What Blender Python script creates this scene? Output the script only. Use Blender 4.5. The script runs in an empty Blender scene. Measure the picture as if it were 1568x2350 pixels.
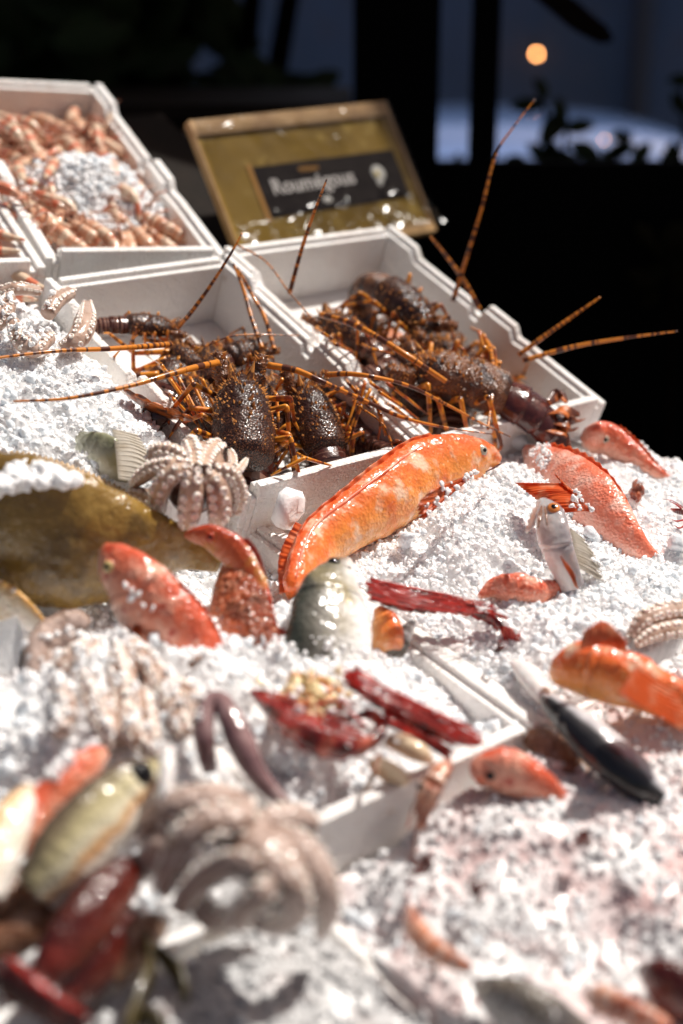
import bpy, bmesh, math, random
import numpy as np
from mathutils import Vector, Matrix, noise
random.seed(7); rng = np.random.default_rng(7)
SC = bpy.context.scene
COL = SC.collection
A = np.array

# ------------------------------------------------------------------ camera model and the two tilted levels of the stall
FPX = 3264.0
PITCH = math.radians(19.8)
CAM = A([0, 0, 1.65])
RT = A([1, 0, 0.]); UPV = A([0, math.sin(PITCH), math.cos(PITCH)]); FW = A([0, math.cos(PITCH), -math.sin(PITCH)])
ROW = A([math.sin(math.radians(50)), math.cos(math.radians(50)), 0])
def ray(x, y): return (x-784)/FPX*RT - (y-1175)/FPX*UPV + FW
class Level:
    def __init__(s, px, py, d, tilt):
        t = math.radians(tilt)
        s.o = CAM + ray(px, py)*d
        s.v = A([-ROW[1], ROW[0], 0])*math.cos(t) + A([0, 0, math.sin(t)])
        s.n = np.cross(ROW, s.v)
    def at(s, u, v, h=0): return s.o + ROW*u + s.v*v + s.n*h
P1 = Level(600, 1200, 1.5, 10)      # front boxes
P2 = Level(785, 1057, 1.52, 22)     # back boxes
def W(px, py, h=0., P=P1):
    d = ray(px, py); t = ((P.o + P.n*h - CAM) @ P.n)/(d @ P.n)
    return CAM + d*t
def UVP(px, py, h=0., P=P1):
    q = W(px, py, h, P) - P.o
    return q @ ROW, q @ P.v
def mpp(q): return ((q - CAM) @ FW)/FPX
def BP(px, py, Y):
    d = ray(px, py); return CAM + d*(Y/d[1])
def nrm(v):
    v = np.asarray(v, float); return v/(np.linalg.norm(v, axis=-1, keepdims=True) + 1e-12)
def scr(dx, dy, dz): return nrm(RT*dx - UPV*dy - FW*dz)     # right, down, towards

# ------------------------------------------------------------------ materials
MATS = {}
def mat(name, col, rough=.4, spec=.5, noise_=(), vramp=None, uramp=None, bump=(), coat=0, sss=0, sssr=(.004, .0015, .001), trans=0, ior=1.4,
        emit=None, rvar=0, metal=0, alpha=1, bands=None, tl=0):
    m = bpy.data.materials.new(name); m.use_nodes = True
    nt = m.node_tree; N = nt.nodes; L = nt.links
    b = N['Principled BSDF']
    tc = N.new('ShaderNodeTexCoord'); oi = N.new('ShaderNodeObjectInfo')
    mul = N.new('ShaderNodeMath'); mul.operation = 'MULTIPLY'; mul.inputs[1].default_value = 7.3
    L.new(oi.outputs['Random'], mul.inputs[0])
    add = N.new('ShaderNodeVectorMath'); add.operation = 'ADD'
    L.new(tc.outputs['Object'], add.inputs[0]); L.new(mul.outputs[0], add.inputs[1])
    vec = add.outputs[0]
    sep = N.new('ShaderNodeSeparateXYZ'); L.new(tc.outputs['UV'], sep.inputs[0])
    def rgb(c):
        n = N.new('ShaderNodeRGB'); n.outputs[0].default_value = (*c, 1); return n.outputs[0]
    def ramp(src, stops):
        r = N.new('ShaderNodeValToRGB'); L.new(src, r.inputs[0]); e = r.color_ramp.elements
        while len(e) < len(stops): e.new(.5)
        for k, (p, c) in enumerate(stops):
            e[k].position = p; e[k].color = (*c, 1) if len(c) == 3 else c
        return r.outputs[0]
    def wob(src, amt, sc):
        n = N.new('ShaderNodeTexNoise'); n.inputs['Scale'].default_value = sc; L.new(vec, n.inputs['Vector'])
        a = N.new('ShaderNodeMath'); a.operation = 'MULTIPLY_ADD'; L.new(n.outputs['Fac'], a.inputs[0])
        a.inputs[1].default_value = amt; L.new(src, a.inputs[2])
        s = N.new('ShaderNodeMath'); s.operation = 'SUBTRACT'; L.new(a.outputs[0], s.inputs[0]); s.inputs[1].default_value = amt*.5
        return s.outputs[0]
    c = rgb(col)
    if vramp: c = ramp(wob(sep.outputs[1], .22, 60), vramp)
    if uramp: c = ramp(sep.outputs[0], uramp)
    def mix(f, a, d):
        x = N.new('ShaderNodeMix'); x.data_type = 'RGBA'; L.new(f, x.inputs[0]); L.new(a, x.inputs[6])
        L.new(d if not isinstance(d, tuple) else rgb(d), x.inputs[7]); return x.outputs[2]
    if bands:                      # (count, lo, hi, colour): bands across the length
        k, lo, hi, c2 = bands
        n = N.new('ShaderNodeTexNoise'); n.noise_dimensions = '2D'
        cb = N.new('ShaderNodeCombineXYZ'); mm = N.new('ShaderNodeMath'); mm.operation = 'MULTIPLY'
        L.new(sep.outputs[0], mm.inputs[0]); mm.inputs[1].default_value = k; L.new(mm.outputs[0], cb.inputs[0]); L.new(mul.outputs[0], cb.inputs[1])
        L.new(cb.outputs[0], n.inputs['Vector']); n.inputs['Scale'].default_value = 1; n.inputs['Detail'].default_value = 1
        c = mix(ramp(n.outputs['Fac'], [(lo, (0, 0, 0)), (hi, (1, 1, 1))]), c, c2)
    for (sc, c2, lo, hi, *r) in noise_:
        kind = r[0] if r else 'n'
        if kind == 'v':
            n = N.new('ShaderNodeTexVoronoi'); out = n.outputs['Distance']
        else:
            n = N.new('ShaderNodeTexNoise'); n.inputs['Detail'].default_value = 4; out = n.outputs['Fac']
        n.inputs['Scale'].default_value = sc; L.new(vec, n.inputs['Vector'])
        c = mix(ramp(out, [(lo, (0, 0, 0)), (hi, (1, 1, 1))]), c, c2)
    L.new(c, b.inputs['Base Color'])
    b.inputs['Roughness'].default_value = rough
    if rvar:
        n = N.new('ShaderNodeTexNoise'); n.inputs['Scale'].default_value = 90; L.new(vec, n.inputs['Vector'])
        mr = N.new('ShaderNodeMapRange'); L.new(n.outputs['Fac'], mr.inputs[0])
        mr.inputs[1].default_value = .3; mr.inputs[2].default_value = .7
        mr.inputs[3].default_value = max(.03, rough-rvar); mr.inputs[4].default_value = rough+rvar
        L.new(mr.outputs[0], b.inputs['Roughness'])
    b.inputs['Specular IOR Level'].default_value = spec
    b.inputs['IOR'].default_value = ior
    b.inputs['Coat Weight'].default_value = coat; b.inputs['Coat Roughness'].default_value = .08
    b.inputs['Metallic'].default_value = metal
    b.inputs['Transmission Weight'].default_value = trans
    b.inputs['Alpha'].default_value = alpha
    if sss:
        b.inputs['Subsurface Weight'].default_value = sss; b.inputs['Subsurface Radius'].default_value = sssr
        b.inputs['Subsurface Scale'].default_value = 1.0
    if emit:
        b.inputs['Emission Color'].default_value = (*emit[0], 1); b.inputs['Emission Strength'].default_value = emit[1]
    prev = None
    for (kind, sc, dist) in bump:
        if kind == 'v':
            n = N.new('ShaderNodeTexVoronoi'); out = n.outputs['Distance']
        elif kind == 'uvray':
            n = N.new('ShaderNodeMath'); n.operation = 'MULTIPLY'; L.new(sep.outputs[0], n.inputs[0]); n.inputs[1].default_value = sc
            s = N.new('ShaderNodeMath'); s.operation = 'SINE'; L.new(n.outputs[0], s.inputs[0]); out = s.outputs[0]
        else:
            n = N.new('ShaderNodeTexNoise'); n.inputs['Detail'].default_value = 3; out = n.outputs['Fac']
        if kind != 'uvray':
            n.inputs['Scale'].default_value = sc; L.new(vec, n.inputs['Vector'])
        bp = N.new('ShaderNodeBump'); bp.inputs['Distance'].default_value = dist; bp.inputs['Strength'].default_value = 1
        L.new(out, bp.inputs['Height'])
        if prev: L.new(prev, bp.inputs['Normal'])
        prev = bp.outputs[0]
    if prev:
        L.new(prev, b.inputs['Normal']); L.new(prev, b.inputs['Coat Normal'])
    if tl:
        tr = N.new('ShaderNodeBsdfTranslucent'); L.new(c, tr.inputs['Color']); ms = N.new('ShaderNodeMixShader'); ms.inputs[0].default_value = tl
        L.new(b.outputs[0], ms.inputs[1]); L.new(tr.outputs[0], ms.inputs[2]); L.new(ms.outputs[0], N['Material Output'].inputs[0])
    MATS[name] = m
    return m

FOAM = mat('polystyrene', (.80, .785, .765), .55, .3, noise_=[(9, (.70, .67, .63), .5, .75), (38, (.58, .50, .43), .64, .8), (5, (.66, .58, .54), .55, .8)], bump=[('v', 300, .0014), ('n', 40, .003), ('n', 9, .006)], sss=.15, sssr=(.006, .005, .004))
def icemat(name, alb, stain, bumps, rough=.14, rad=.035, sss=.97, st=.56):
    m = mat(name, (alb, alb, alb*1.003), rough, .6, noise_=[(17, stain, st, st+.24)], bump=bumps, sss=sss, sssr=(rad, rad, rad*1.02), ior=1.33)
    return m
ICE = icemat('crushed_ice', .93, (.92, .82, .80), [('n', 300, .0006)], sss=.35, rad=.003, st=.62, rough=.1)
ICEB = icemat('ice_bed', .92, (.90, .80, .78), [('n', 300, .0012), ('n', 800, .0005)], .16)
ICE_SHADE = icemat('shade_toned_ice', .50, (.48, .38, .36), [('n', 300, .0006)], sss=.35, rad=.003)  # darker copy of the ice, foreground shade put into its colour
ICE_PINK_SHADE = icemat('pinkish_shade_toned_ice', .70, (.66, .44, .42), [('n', 300, .0006)], st=.47, sss=.35, rad=.003)  # real pink tint, plus foreground shade put into a darker base
ICEC = mat('clear_ice', (.80, .85, .89), .06, .5, bump=[('n', 60, .003), ('n', 240, .0008)], trans=.12, ior=1.31, sss=.3, sssr=(.004, .004, .004))
BLACK = mat('pupil_black', (.006, .006, .008), .06, .6)
GOLDI = mat('eye_gold', (.55, .42, .18), .12, .6)
ORGI = mat('eye_orange', (.62, .20, .05), .1, .6)
REDI = mat('eye_red', (.40, .06, .03), .1, .6)
GREYI = mat('eye_grey', (.42, .38, .30), .1, .6)
def fishmat(name, col, back, belly, blotch, bl=(.48, .62), rough=.24, scale=260, sd=.0006, extra=()):
    return mat(name, col, rough, .6, vramp=[(.05, back), (.45, col), (.85, belly)], noise_=[(42, blotch, *bl), (130, belly, .60, .74), *extra],
               bump=[('v', scale, sd*1.6), ('n', 150, .0011), ('n', 55, .002)], coat=.5, sss=.18, sssr=(.004, .0015, .001), rvar=.12)
M_GURN = fishmat('orange_skin', (.80, .27, .055), (.74, .13, .035), (.82, .42, .16), (.78, .52, .36), (.54, .66), scale=260, sd=.0003, extra=[(24, (.74, .15, .03), .52, .70), (260, (.86, .56, .36), .66, .78)])
M_CORAL = fishmat('coral_red_skin', (.72, .22, .12), (.66, .11, .05), (.80, .48, .36), (.76, .38, .27), (.52, .68), scale=300, extra=[(90, (.48, .05, .02), .58, .72), (18, (.80, .44, .32), .54, .66)])
M_MULL = fishmat('mullet_skin', (.50, .12, .035), (.44, .055, .02), (.62, .30, .18), (.52, .26, .06), (.5, .65), scale=380, sd=.0005)
M_BRICK = fishmat('brick_mottled_skin', (.42, .10, .035), (.26, .06, .03), (.55, .22, .12), (.17, .06, .035), (.45, .58), scale=170, sd=.0022, extra=[(170, (.62, .36, .26), .60, .70)])
M_PINK = fishmat('pink_skin', (.84, .30, .20), (.80, .19, .10), (.88, .52, .42), (.86, .50, .40), (.46, .64), scale=330, sd=.0005, extra=[(300, (.75, .14, .06), .64, .76)])
M_BREAM = mat('silver_bream_skin', (.5, .5, .45), .2, .7, vramp=[(.05, (.035, .04, .03)), (.24, (.11, .105, .085)), (.46, (.36, .34, .30)), (.66, (.74, .72, .68)), (.9, (.88, .86, .84))],
              noise_=[(24, (.30, .25, .14), .52, .72), (60, (.05, .045, .035), .66, .74)], bump=[('v', 240, .0007), ('n', 50, .001)], coat=.5, rvar=.08)
M_BASS = mat('pale_silver_skin', (.6, .57, .55), .18, .7, vramp=[(.05, (.30, .27, .28)), (.4, (.58, .54, .53)), (.9, (.80, .76, .74))],
             noise_=[(60, (.48, .38, .36), .52, .68)], bump=[('n', 90, .0012)], coat=.5, sss=.2)
M_DORY = mat('pearly_green_skin', (.55, .56, .42), .16, .7, vramp=[(.1, (.20, .20, .12)), (.5, (.58, .58, .46)), (.9, (.80, .78, .68))], noise_=[(60, (.36, .36, .24), .5, .7)], bump=[('n', 130, .0014)], coat=.6)
M_MACK = mat('dark_back_silver_belly', (.3, .3, .3), .2, .7, vramp=[(.30, (.012, .012, .014)), (.52, (.05, .048, .05)), (.64, (.40, .39, .41)), (.95, (.72, .70, .70))],
             bump=[('n', 60, .001)], coat=.4)
M_OLIVE = mat('olive_smooth_skin', (.25, .145, .026), .22, .6, noise_=[(26, (.12, .068, .012), .46, .62), (70, (.34, .215, .05), .54, .72), (9, (.15, .085, .017), .46, .66)],
              bump=[('n', 420, .0007), ('n', 120, .0016), ('n', 26, .005)], coat=.8, rvar=.1)
M_DKRED = fishmat('dark_red_skin', (.085, .009, .005), (.05, .005, .003), (.20, .05, .03), (.16, .02, .012), (.55, .7))
M_CREAM = fishmat('cream_skin', (.74, .62, .46), (.66, .36, .10), (.82, .76, .70), (.70, .55, .36), (.55, .7))
M_BROWN = fishmat('brown_skin', (.34, .17, .09), (.20, .09, .05), (.52, .34, .24), (.18, .08, .045), (.5, .66))
M_GREYF = fishmat('grey_mottled_skin', (.30, .28, .27), (.10, .09, .085), (.60, .58, .57), (.12, .10, .08), (.46, .6))
M_YELL = mat('yellow_silver_skin', (.6, .55, .4), .22, .6, vramp=[(.05, (.10, .07, .045)), (.3, (.46, .40, .22)), (.55, (.66, .60, .44)), (.68, (.55, .25, .07)), (.78, (.74, .66, .56))], bump=[('v', 200, .001)], coat=.3, rvar=.08)
M_PRAWN = mat('red_prawn_shell', (.36, .014, .010), .2, .6, noise_=[(40, (.07, .003, .003), .44, .62), (120, (.62, .12, .08), .64, .78)], bump=[('n', 70, .001)], bands=(12, .50, .60, (.56, .13, .08)), coat=.6, sss=.2)
M_PRAWNB = mat('red_prawn_limb', (.42, .02, .012), .25, .6, noise_=[(60, (.14, .006, .006), .5, .62)], coat=.4)
M_PRPALE = mat('pale_prawn_shell', (.62, .25, .14), .2, .6, noise_=[(50, (.30, .07, .035), .48, .62), (100, (.80, .60, .50), .6, .72)], bands=(14, .45, .6, (.72, .50, .40)), coat=.6)
M_FINO = mat('orange_fin', (.76, .15, .04), .3, .5, noise_=[(60, (.80, .38, .22), .5, .7)], bump=[('uvray', 90, .0008)], tl=.45)
M_FINR = mat('red_fin', (.55, .06, .03), .3, .5, noise_=[(60, (.70, .25, .15), .5, .7)], bump=[('uvray', 90, .0008)], tl=.45)
M_STRIPE = mat('coral_fold', (.76, .13, .05), .3, .5, noise_=[(60, (.84, .40, .26), .5, .66)], coat=.3)
M_FINP = mat('pale_clear_fin', (.80, .75, .67), .25, .5, noise_=[(40, (.66, .58, .46), .5, .75)], bump=[('uvray', 150, .001)], tl=.5)
M_FINB = mat('brown_fin', (.40, .27, .15), .3, .5, noise_=[(60, (.56, .42, .28), .5, .7)], bump=[('uvray', 120, .0008)])
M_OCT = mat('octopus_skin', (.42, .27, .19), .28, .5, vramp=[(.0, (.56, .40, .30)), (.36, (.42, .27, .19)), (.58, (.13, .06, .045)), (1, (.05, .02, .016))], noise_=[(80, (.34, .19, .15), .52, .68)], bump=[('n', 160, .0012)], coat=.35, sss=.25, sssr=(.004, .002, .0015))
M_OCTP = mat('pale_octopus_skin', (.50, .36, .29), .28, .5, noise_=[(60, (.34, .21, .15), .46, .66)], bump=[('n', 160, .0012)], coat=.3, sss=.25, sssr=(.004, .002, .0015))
M_OCTB = mat('brown_octopus_skin', (.20, .11, .07), .3, .5, vramp=[(.0, (.48, .36, .31)), (.22, (.36, .25, .20)), (.45, (.16, .085, .055)), (.7, (.045, .018, .011))], noise_=[(60, (.20, .12, .085), .56, .70)], bump=[('v', 190, .0016)], coat=.3)  # arm sides and undersides darkened in colour as shaded gaps between arms
M_SUCK = mat('sucker_rim', (.86, .77, .70), .25, .5, coat=.3, sss=.2)
M_SQUID = mat('pale_squid_skin', (.80, .77, .75), .15, .6, noise_=[(30, (.55, .48, .48), .58, .74)], bump=[('n', 40, .002)], coat=.6, sss=.2)
M_PURP = mat('purple_squid_skin', (.24, .14, .14), .16, .6, noise_=[(50, (.42, .30, .29), .5, .68), (24, (.13, .06, .065), .5, .66)], bump=[('n', 60, .002)], coat=.6)
M_SHELL = mat('lobster_shell', (.030, .009, .0045), .3, .6, noise_=[(330, (.17, .062, .022), .10, .34, 'v'), (45, (.030, .011, .009), .48, .6), (70, (.11, .05, .022), .62, .74)], bump=[('v', 420, -.0012), ('n', 130, .001)], coat=.4, rvar=.1)
M_CARA = mat('lobster_carapace', (.15, .080, .048), .3, .4, uramp=[(0, (.24, .098, .045)), (.38, (.15, .052, .022)), (.54, (.036, .009, .004)), (1, (.032, .008, .0035))], noise_=[(560, (.03, .012, .009), .34, .16, 'v'), (40, (.05, .02, .013), .56, .66)], bump=[('v', 430, .0007), ('n', 90, .002)], coat=.35, rvar=.1)
M_TAIL = mat('lobster_tail', (.05, .013, .009), .22, .6, bands=(26, .52, .60, (.20, .10, .07)), noise_=[(160, (.24, .12, .08), .66, .74)], bump=[('n', 120, .001)], coat=.5)
M_SPINE = mat('lobster_spine', (.60, .26, .07), .3, .5, noise_=[(120, (.10, .035, .015), .50, .6)], coat=.3)
M_ANT = mat('lobster_antenna', (.60, .20, .02), .3, .5, bands=(34, .49, .57, (.085, .022, .010)), coat=.3)
M_ANTR = mat('red_antenna', (.55, .075, .018), .3, .5, bands=(20, .50, .62, (.35, .04, .012)), coat=.3)
M_LEG = mat('lobster_leg', (.70, .26, .025), .3, .5, bands=(9, .50, .58, (.10, .026, .010)), noise_=[(70, (.46, .09, .015), .5, .64)], coat=.35)
M_TAILR = mat('dark_red_tail', (.055, .012, .010), .2, .6, noise_=[(70, (.13, .03, .02), .56, .7), (160, (.20, .09, .05), .68, .76)], bump=[('n', 120, .001)], coat=.5)
M_FAN = mat('lobster_fan', (.50, .13, .022), .35, .5, noise_=[(60, (.09, .025, .014), .46, .6)], bump=[('n', 200, .001)], coat=.3)
M_LANG = mat('langoustine_shell', (.58, .27, .15), .3, .5, bands=(16, .46, .55, (.68, .50, .36)), noise_=[(60, (.36, .08, .04), .56, .70)], coat=.4, sss=.2)
M_LCLAW = mat('langoustine_claw', (.66, .50, .36), .3, .5, bands=(6, .5, .62, (.60, .17, .09)), noise_=[(80, (.52, .20, .12), .58, .7)], coat=.3)
M_LLEG = mat('langoustine_leg', (.40, .21, .14), .3, .5, noise_=[(60, (.60, .20, .12), .5, .65)])
M_WOOD = mat('pale_wood', (.46, .28, .12), .45, .4, noise_=[(22, (.34, .19, .075), .45, .65)], bump=[('n', 60, .001)])
M_CARD = mat('golden_paper', (.34, .21, .040), .6, .1, noise_=[(9, (.20, .12, .024), .42, .62), (30, (.46, .31, .08), .58, .72)])
M_LABEL = mat('dark_label', (.008, .004, .004), .6, .08)
M_LETTER = mat('label_lettering', (.85, .80, .76), .4)
M_GOLDL = mat('label_orange', (.55, .26, .04), .4)
M_EMBL = mat('label_emblem', (.82, .80, .74), .4)
M_EMBY = mat('label_emblem_yellow', (.80, .62, .20), .4)
M_FILM = mat('clear_film', (0, 0, 0), .16, .5, alpha=.36, ior=1.5)
M_BLK = mat('black_paint', (.0022, .0022, .0022), .8, .03)
M_DKW = mat('dark_timber', (.010, .007, .005), .6, .1, noise_=[(12, (.016, .010, .007), .5, .7)], bump=[('n', 80, .001)])
M_RAIL = mat('highlight_dark_rail', (.06, .045, .034), .4, .4)  # paler than the planter timber: the lip highlight put into its colour
M_STREET = mat('street_wall', (.11, .155, .25), .8, .2, noise_=[(1.2, (.085, .125, .20), .4, .65), (5, (.13, .14, .19), .5, .8)])
M_PIPE = mat('drainpipe_grey', (.075, .08, .10), .6, .3)
M_CAR = mat('car_paint', (.11, .18, .38), .2, .6, coat=1)
M_GLASS = mat('dark_car_glass', (.01, .012, .016), .05, .6)
M_TYRE = mat('tyre_rubber', (.012, .012, .012), .7)
M_LAMP = mat('lit_lamp', (1, .6, .3), .5, emit=((1, .40, .13), 26))
M_GLEAM = mat('orange_gleam', (1, .6, .3), .5, emit=((1, .45, .2), 16))  # glow for an orange gleam on the car, which has no lamp there
M_METAL = mat('dark_metal', (.03, .03, .03), .4, .5)
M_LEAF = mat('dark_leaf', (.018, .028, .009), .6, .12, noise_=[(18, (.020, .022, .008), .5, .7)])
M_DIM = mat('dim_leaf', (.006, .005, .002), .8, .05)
M_STEM = mat('dark_stem', (.005, .0035, .003), 1, .0)
M_SHADE_ROOF = mat('shade_roof_dark', (.016, .014, .013), .8, .2)  # for the added, unseen roof that blocks the sun
M_PAVE = mat('paving', (.11, .105, .10), .8, .3, noise_=[(3, (.08, .078, .075), .4, .65), (60, (.13, .125, .12), .5, .7)], bump=[('n', 50, .004)])
M_SEAW = mat('olive_weed', (.085, .065, .025), .3, .5, noise_=[(30, (.04, .03, .012), .45, .65)], coat=.3)
M_CLAM = mat('cream_shell', (.72, .58, .40), .3, .5, noise_=[(30, (.60, .28, .12), .54, .74)], bump=[('n', 40, .002)], coat=.4)

# ------------------------------------------------------------------ objects
def link(o):
    COL.objects.link(o); return o
class T:
    """one thing: an Empty at its base; its parts share its origin"""
    def __init__(s, name, label, cat, loc=(0, 0, 0), group=None, kind=None):
        s.o = link(bpy.data.objects.new(name, None)); s.o.empty_display_size = .02
        s.loc = np.asarray(loc, float); s.o.location = s.loc
        s.o['label'] = label; s.o['category'] = cat
        if group: s.o['group'] = group
        if kind: s.o['kind'] = kind
    def part(s, name, V, F, m, uv=None, parent=None, smooth=True, label=None, solid=0):
        o = mk(name, np.asarray(V) - s.loc, F, m, uv, smooth)
        o.parent = parent or s.o
        if label: o['label'] = label
        if solid:
            md = o.modifiers.new('thick', 'SOLIDIFY'); md.thickness = solid; md.offset = 0
        return o
def mk(name, V, F, m, uv=None, smooth=True):
    me = bpy.data.meshes.new(name)
    V = np.asarray(V, float)
    if isinstance(F, np.ndarray):
        nf, k = F.shape
        me.vertices.add(len(V)); me.vertices.foreach_set('co', V.astype(np.float32).ravel())
        me.loops.add(nf*k); me.loops.foreach_set('vertex_index', F.astype(np.int32).ravel())
        me.polygons.add(nf); me.polygons.foreach_set('loop_start', np.arange(0, nf*k, k, dtype=np.int32))
        me.update(calc_edges=True); me.validate()
    else:
        me.from_pydata([tuple(v) for v in V], [], F)
    if uv is not None:
        l = me.uv_layers.new(name='UVMap')
        idx = np.empty(len(me.loops), np.int32); me.loops.foreach_get('vertex_index', idx)
        l.data.foreach_set('uv', np.asarray(uv, np.float32)[idx].ravel())
    me.polygons.foreach_set('use_smooth', np.full(len(me.polygons), smooth))
    if m: me.materials.append(m)
    me.update()
    return link(bpy.data.objects.new(name, me))
def solo(name, V, F, m, label, cat, group=None, uv=None, smooth=True, kind=None):
    V = np.asarray(V); b = A([V[:, 0].mean(), V[:, 1].mean(), V[:, 2].min()])
    o = mk(name, V - b, F, m, uv, smooth); o.location = b
    if label: o['label'] = label
    if cat: o['category'] = cat
    if group: o['group'] = group
    if kind: o['kind'] = kind
    return o
def join(parts):
    Vs, Fs, Us, n = [], [], [], 0
    for p in parts:
        V, F = p[0], p[1]
        Vs.append(np.asarray(V)); Fs.extend([tuple(int(i)+n for i in f) for f in F])
        Us.append(p[2] if len(p) > 2 else np.zeros((len(V), 2))); n += len(V)
    return np.vstack(Vs), Fs, np.vstack(Us)

def spl(rows, n):
    """Catmull-Rom through rows, n samples, even in chord length of the first three columns"""
    R = np.asarray(rows, float)
    if len(R) == 2: return R[0] + (R[1]-R[0])*np.linspace(0, 1, n)[:, None]
    d = np.r_[0, np.cumsum(np.linalg.norm(np.diff(R[:, :3], axis=0), axis=1)+1e-9)]
    t = np.linspace(0, d[-1], n); out = []
    E = np.vstack([2*R[0]-R[1], R, 2*R[-1]-R[-2]]); D = np.r_[-d[1], d, 2*d[-1]-d[-2]]
    for x in t:
        i = min(max(np.searchsorted(d, x, 'right')-1, 0), len(R)-2)
        p0, p1, p2, p3 = E[i:i+4]; t0, t1, t2, t3 = D[i:i+4]; h = t2-t1; s = (x-t1)/h
        m1 = (p2-p0)/(t2-t0)*h; m2 = (p3-p1)/(t3-t1)*h
        out.append((2*s**3-3*s**2+1)*p1+(s**3-2*s**2+s)*m1+(-2*s**3+3*s**2)*p2+(s**3-s**2)*m2)
    return np.array(out)
def frames(path, up):
    Tn = nrm(np.gradient(path, axis=0)); u = np.asarray(up, float)
    if u.ndim == 1: u = np.tile(u, (len(path), 1))
    U = nrm(u - (u*Tn).sum(1, keepdims=True)*Tn)
    return Tn, U, np.cross(Tn, U)
def loft(path, bu, bd, a, up, n=24, fn=None, e=1.0):
    N = len(path); Tn, U, S = frames(path, up)
    th = np.linspace(0, 2*np.pi, n, endpoint=False)
    bu, bd, a = [np.broadcast_to(np.asarray(x, float), (N,)) for x in (bu, bd, a)]
    c = np.cos(th); s = np.sin(th)
    cc = np.sign(c)*np.abs(c)**e; ss = np.sign(s)*np.abs(s)**e
    hh = np.where(c[None] >= 0, bu[:, None], bd[:, None])*cc[None]
    V = path[:, None]+U[:, None]*hh[..., None]+S[:, None]*(a[:, None]*ss[None])[..., None]
    tt = np.linspace(0, 1, N)
    if fn is not None:
        d = V - path[:, None]; V = path[:, None] + d*(1+fn(tt[:, None], th[None], V))[..., None]
    uv = np.stack([np.broadcast_to(tt[:, None], (N, n)), np.broadcast_to(.5-.5*c[None], (N, n))], -1).reshape(-1, 2)
    V = V.reshape(-1, 3); F = []
    for i in range(N-1):
        for j in range(n):
            k = (j+1) % n
            F.append((i*n+j, i*n+k, (i+1)*n+k, (i+1)*n+j))
    V = np.vstack([V, path[0], path[-1]]); uv = np.vstack([uv, [0, .5], [1, .5]])
    q = N*n
    for j in range(n):
        k = (j+1) % n
        F.append((q, k, j)); F.append((q+1, (N-1)*n+j, (N-1)*n+k))
    return V, F, uv
def rowsW(rows, P=P1):
    """(px, py, h, radii in px...) -> (x, y, z, radii in metres...)"""
    out = []
    for r in rows:
        q = W(r[0], r[1], r[2], P); out.append([*q, *[x*mpp(q) for x in r[3:]]])
    return np.array(out)
def nz(V, sc):
    f = V.reshape(-1, 3)*sc
    return np.array([noise.noise(Vector(v)) for v in f]).reshape(V.shape[:-1])
def lin(rows, n):
    R = np.asarray(rows, float); d = np.r_[0, np.cumsum(np.linalg.norm(np.diff(R[:, :3], axis=0), axis=1))]
    t = np.sort(np.r_[np.linspace(0, d[-1], n), d[1:-1]-d[-1]*.02, d[1:-1]+d[-1]*.02])
    return np.stack([np.interp(t, d, R[:, i]) for i in range(R.shape[1])], 1)
def tube(rows, n=10, k=6, up=None, P=P1, lump=0, lsc=120, world=False, flat=1.0, straight=False):
    R = (lin if straight else spl)(rows if world else rowsW(rows, P), n)
    path = R[:, :3]; r = np.maximum(R[:, 3], 1e-4)
    u = up if up is not None else A([.13, .21, .97])
    fn = (lambda t, th, V: lump*nz(V, lsc)) if lump else None
    return loft(path, r, r, r*flat, u, k, fn)
def ellips(c, r, X=None, nu=14, nv=9):
    X = np.eye(3) if X is None else X
    V = []; F = []
    for i in range(nv):
        p = math.pi*(i+.5)/nv
        for j in range(nu):
            q = 2*math.pi*j/nu
            V.append([math.sin(p)*math.cos(q)*r[0], math.sin(p)*math.sin(q)*r[1], math.cos(p)*r[2]])
    for i in range(nv-1):
        for j in range(nu):
            k = (j+1) % nu; F.append((i*nu+j, (i+1)*nu+j, (i+1)*nu+k, i*nu+k))
    F.append(tuple(reversed(range(nu)))[::-1]); F.append(tuple(reversed(range((nv-1)*nu, nv*nu))))
    return np.array(V) @ X.T + np.asarray(c), F
def cone(b, d, L, r, k=5):
    d = nrm(d); x = nrm(np.cross(d, A([.3, .5, .8]))); y = np.cross(d, x)
    V = [b + (x*math.cos(2*math.pi*i/k)+y*math.sin(2*math.pi*i/k))*r - d*L*.15 for i in range(k)] + [b + d*L]
    return np.array(V), [(i, (i+1) % k, k) for i in range(k)]
def box(lo, hi):
    x0, y0, z0 = lo; x1, y1, z1 = hi
    V = [(x0, y0, z0), (x1, y0, z0), (x1, y1, z0), (x0, y1, z0), (x0, y0, z1), (x1, y0, z1), (x1, y1, z1), (x0, y1, z1)]
    return np.array(V, float), [(3, 2, 1, 0), (4, 5, 6, 7), (0, 1, 5, 4), (1, 2, 6, 5), (2, 3, 7, 6), (3, 0, 4, 7)]
def fin_grid(base, tip, rays=12, rows=7, amp=.0006, ser=.12, bow=0):
    n = rays*4+1
    B = spl(base, n); Tp = spl(tip, n); s = np.linspace(0, 1, n)
    fr = .5-.5*np.cos(2*np.pi*rays*s)
    Tp = B + (Tp-B)*(1-ser*fr)[:, None]
    nn = nrm(np.cross(np.gradient(B, axis=0)+1e-9, Tp-B))
    V = []; uv = []
    for j in range(rows):
        q = j/(rows-1)
        V.append(B+(Tp-B)*q+nn*(amp*np.cos(2*np.pi*rays*s)*(.3+q)+bow*math.sin(math.pi*q)*np.sin(np.pi*s))[:, None])
        uv.append(np.stack([s, np.full(n, q)], 1))
    V = np.vstack(V); uv = np.vstack(uv)
    F = [(j*n+i, j*n+i+1, (j+1)*n+i+1, (j+1)*n+i) for j in range(rows-1) for i in range(n-1)]
    return V, F, uv

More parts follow.
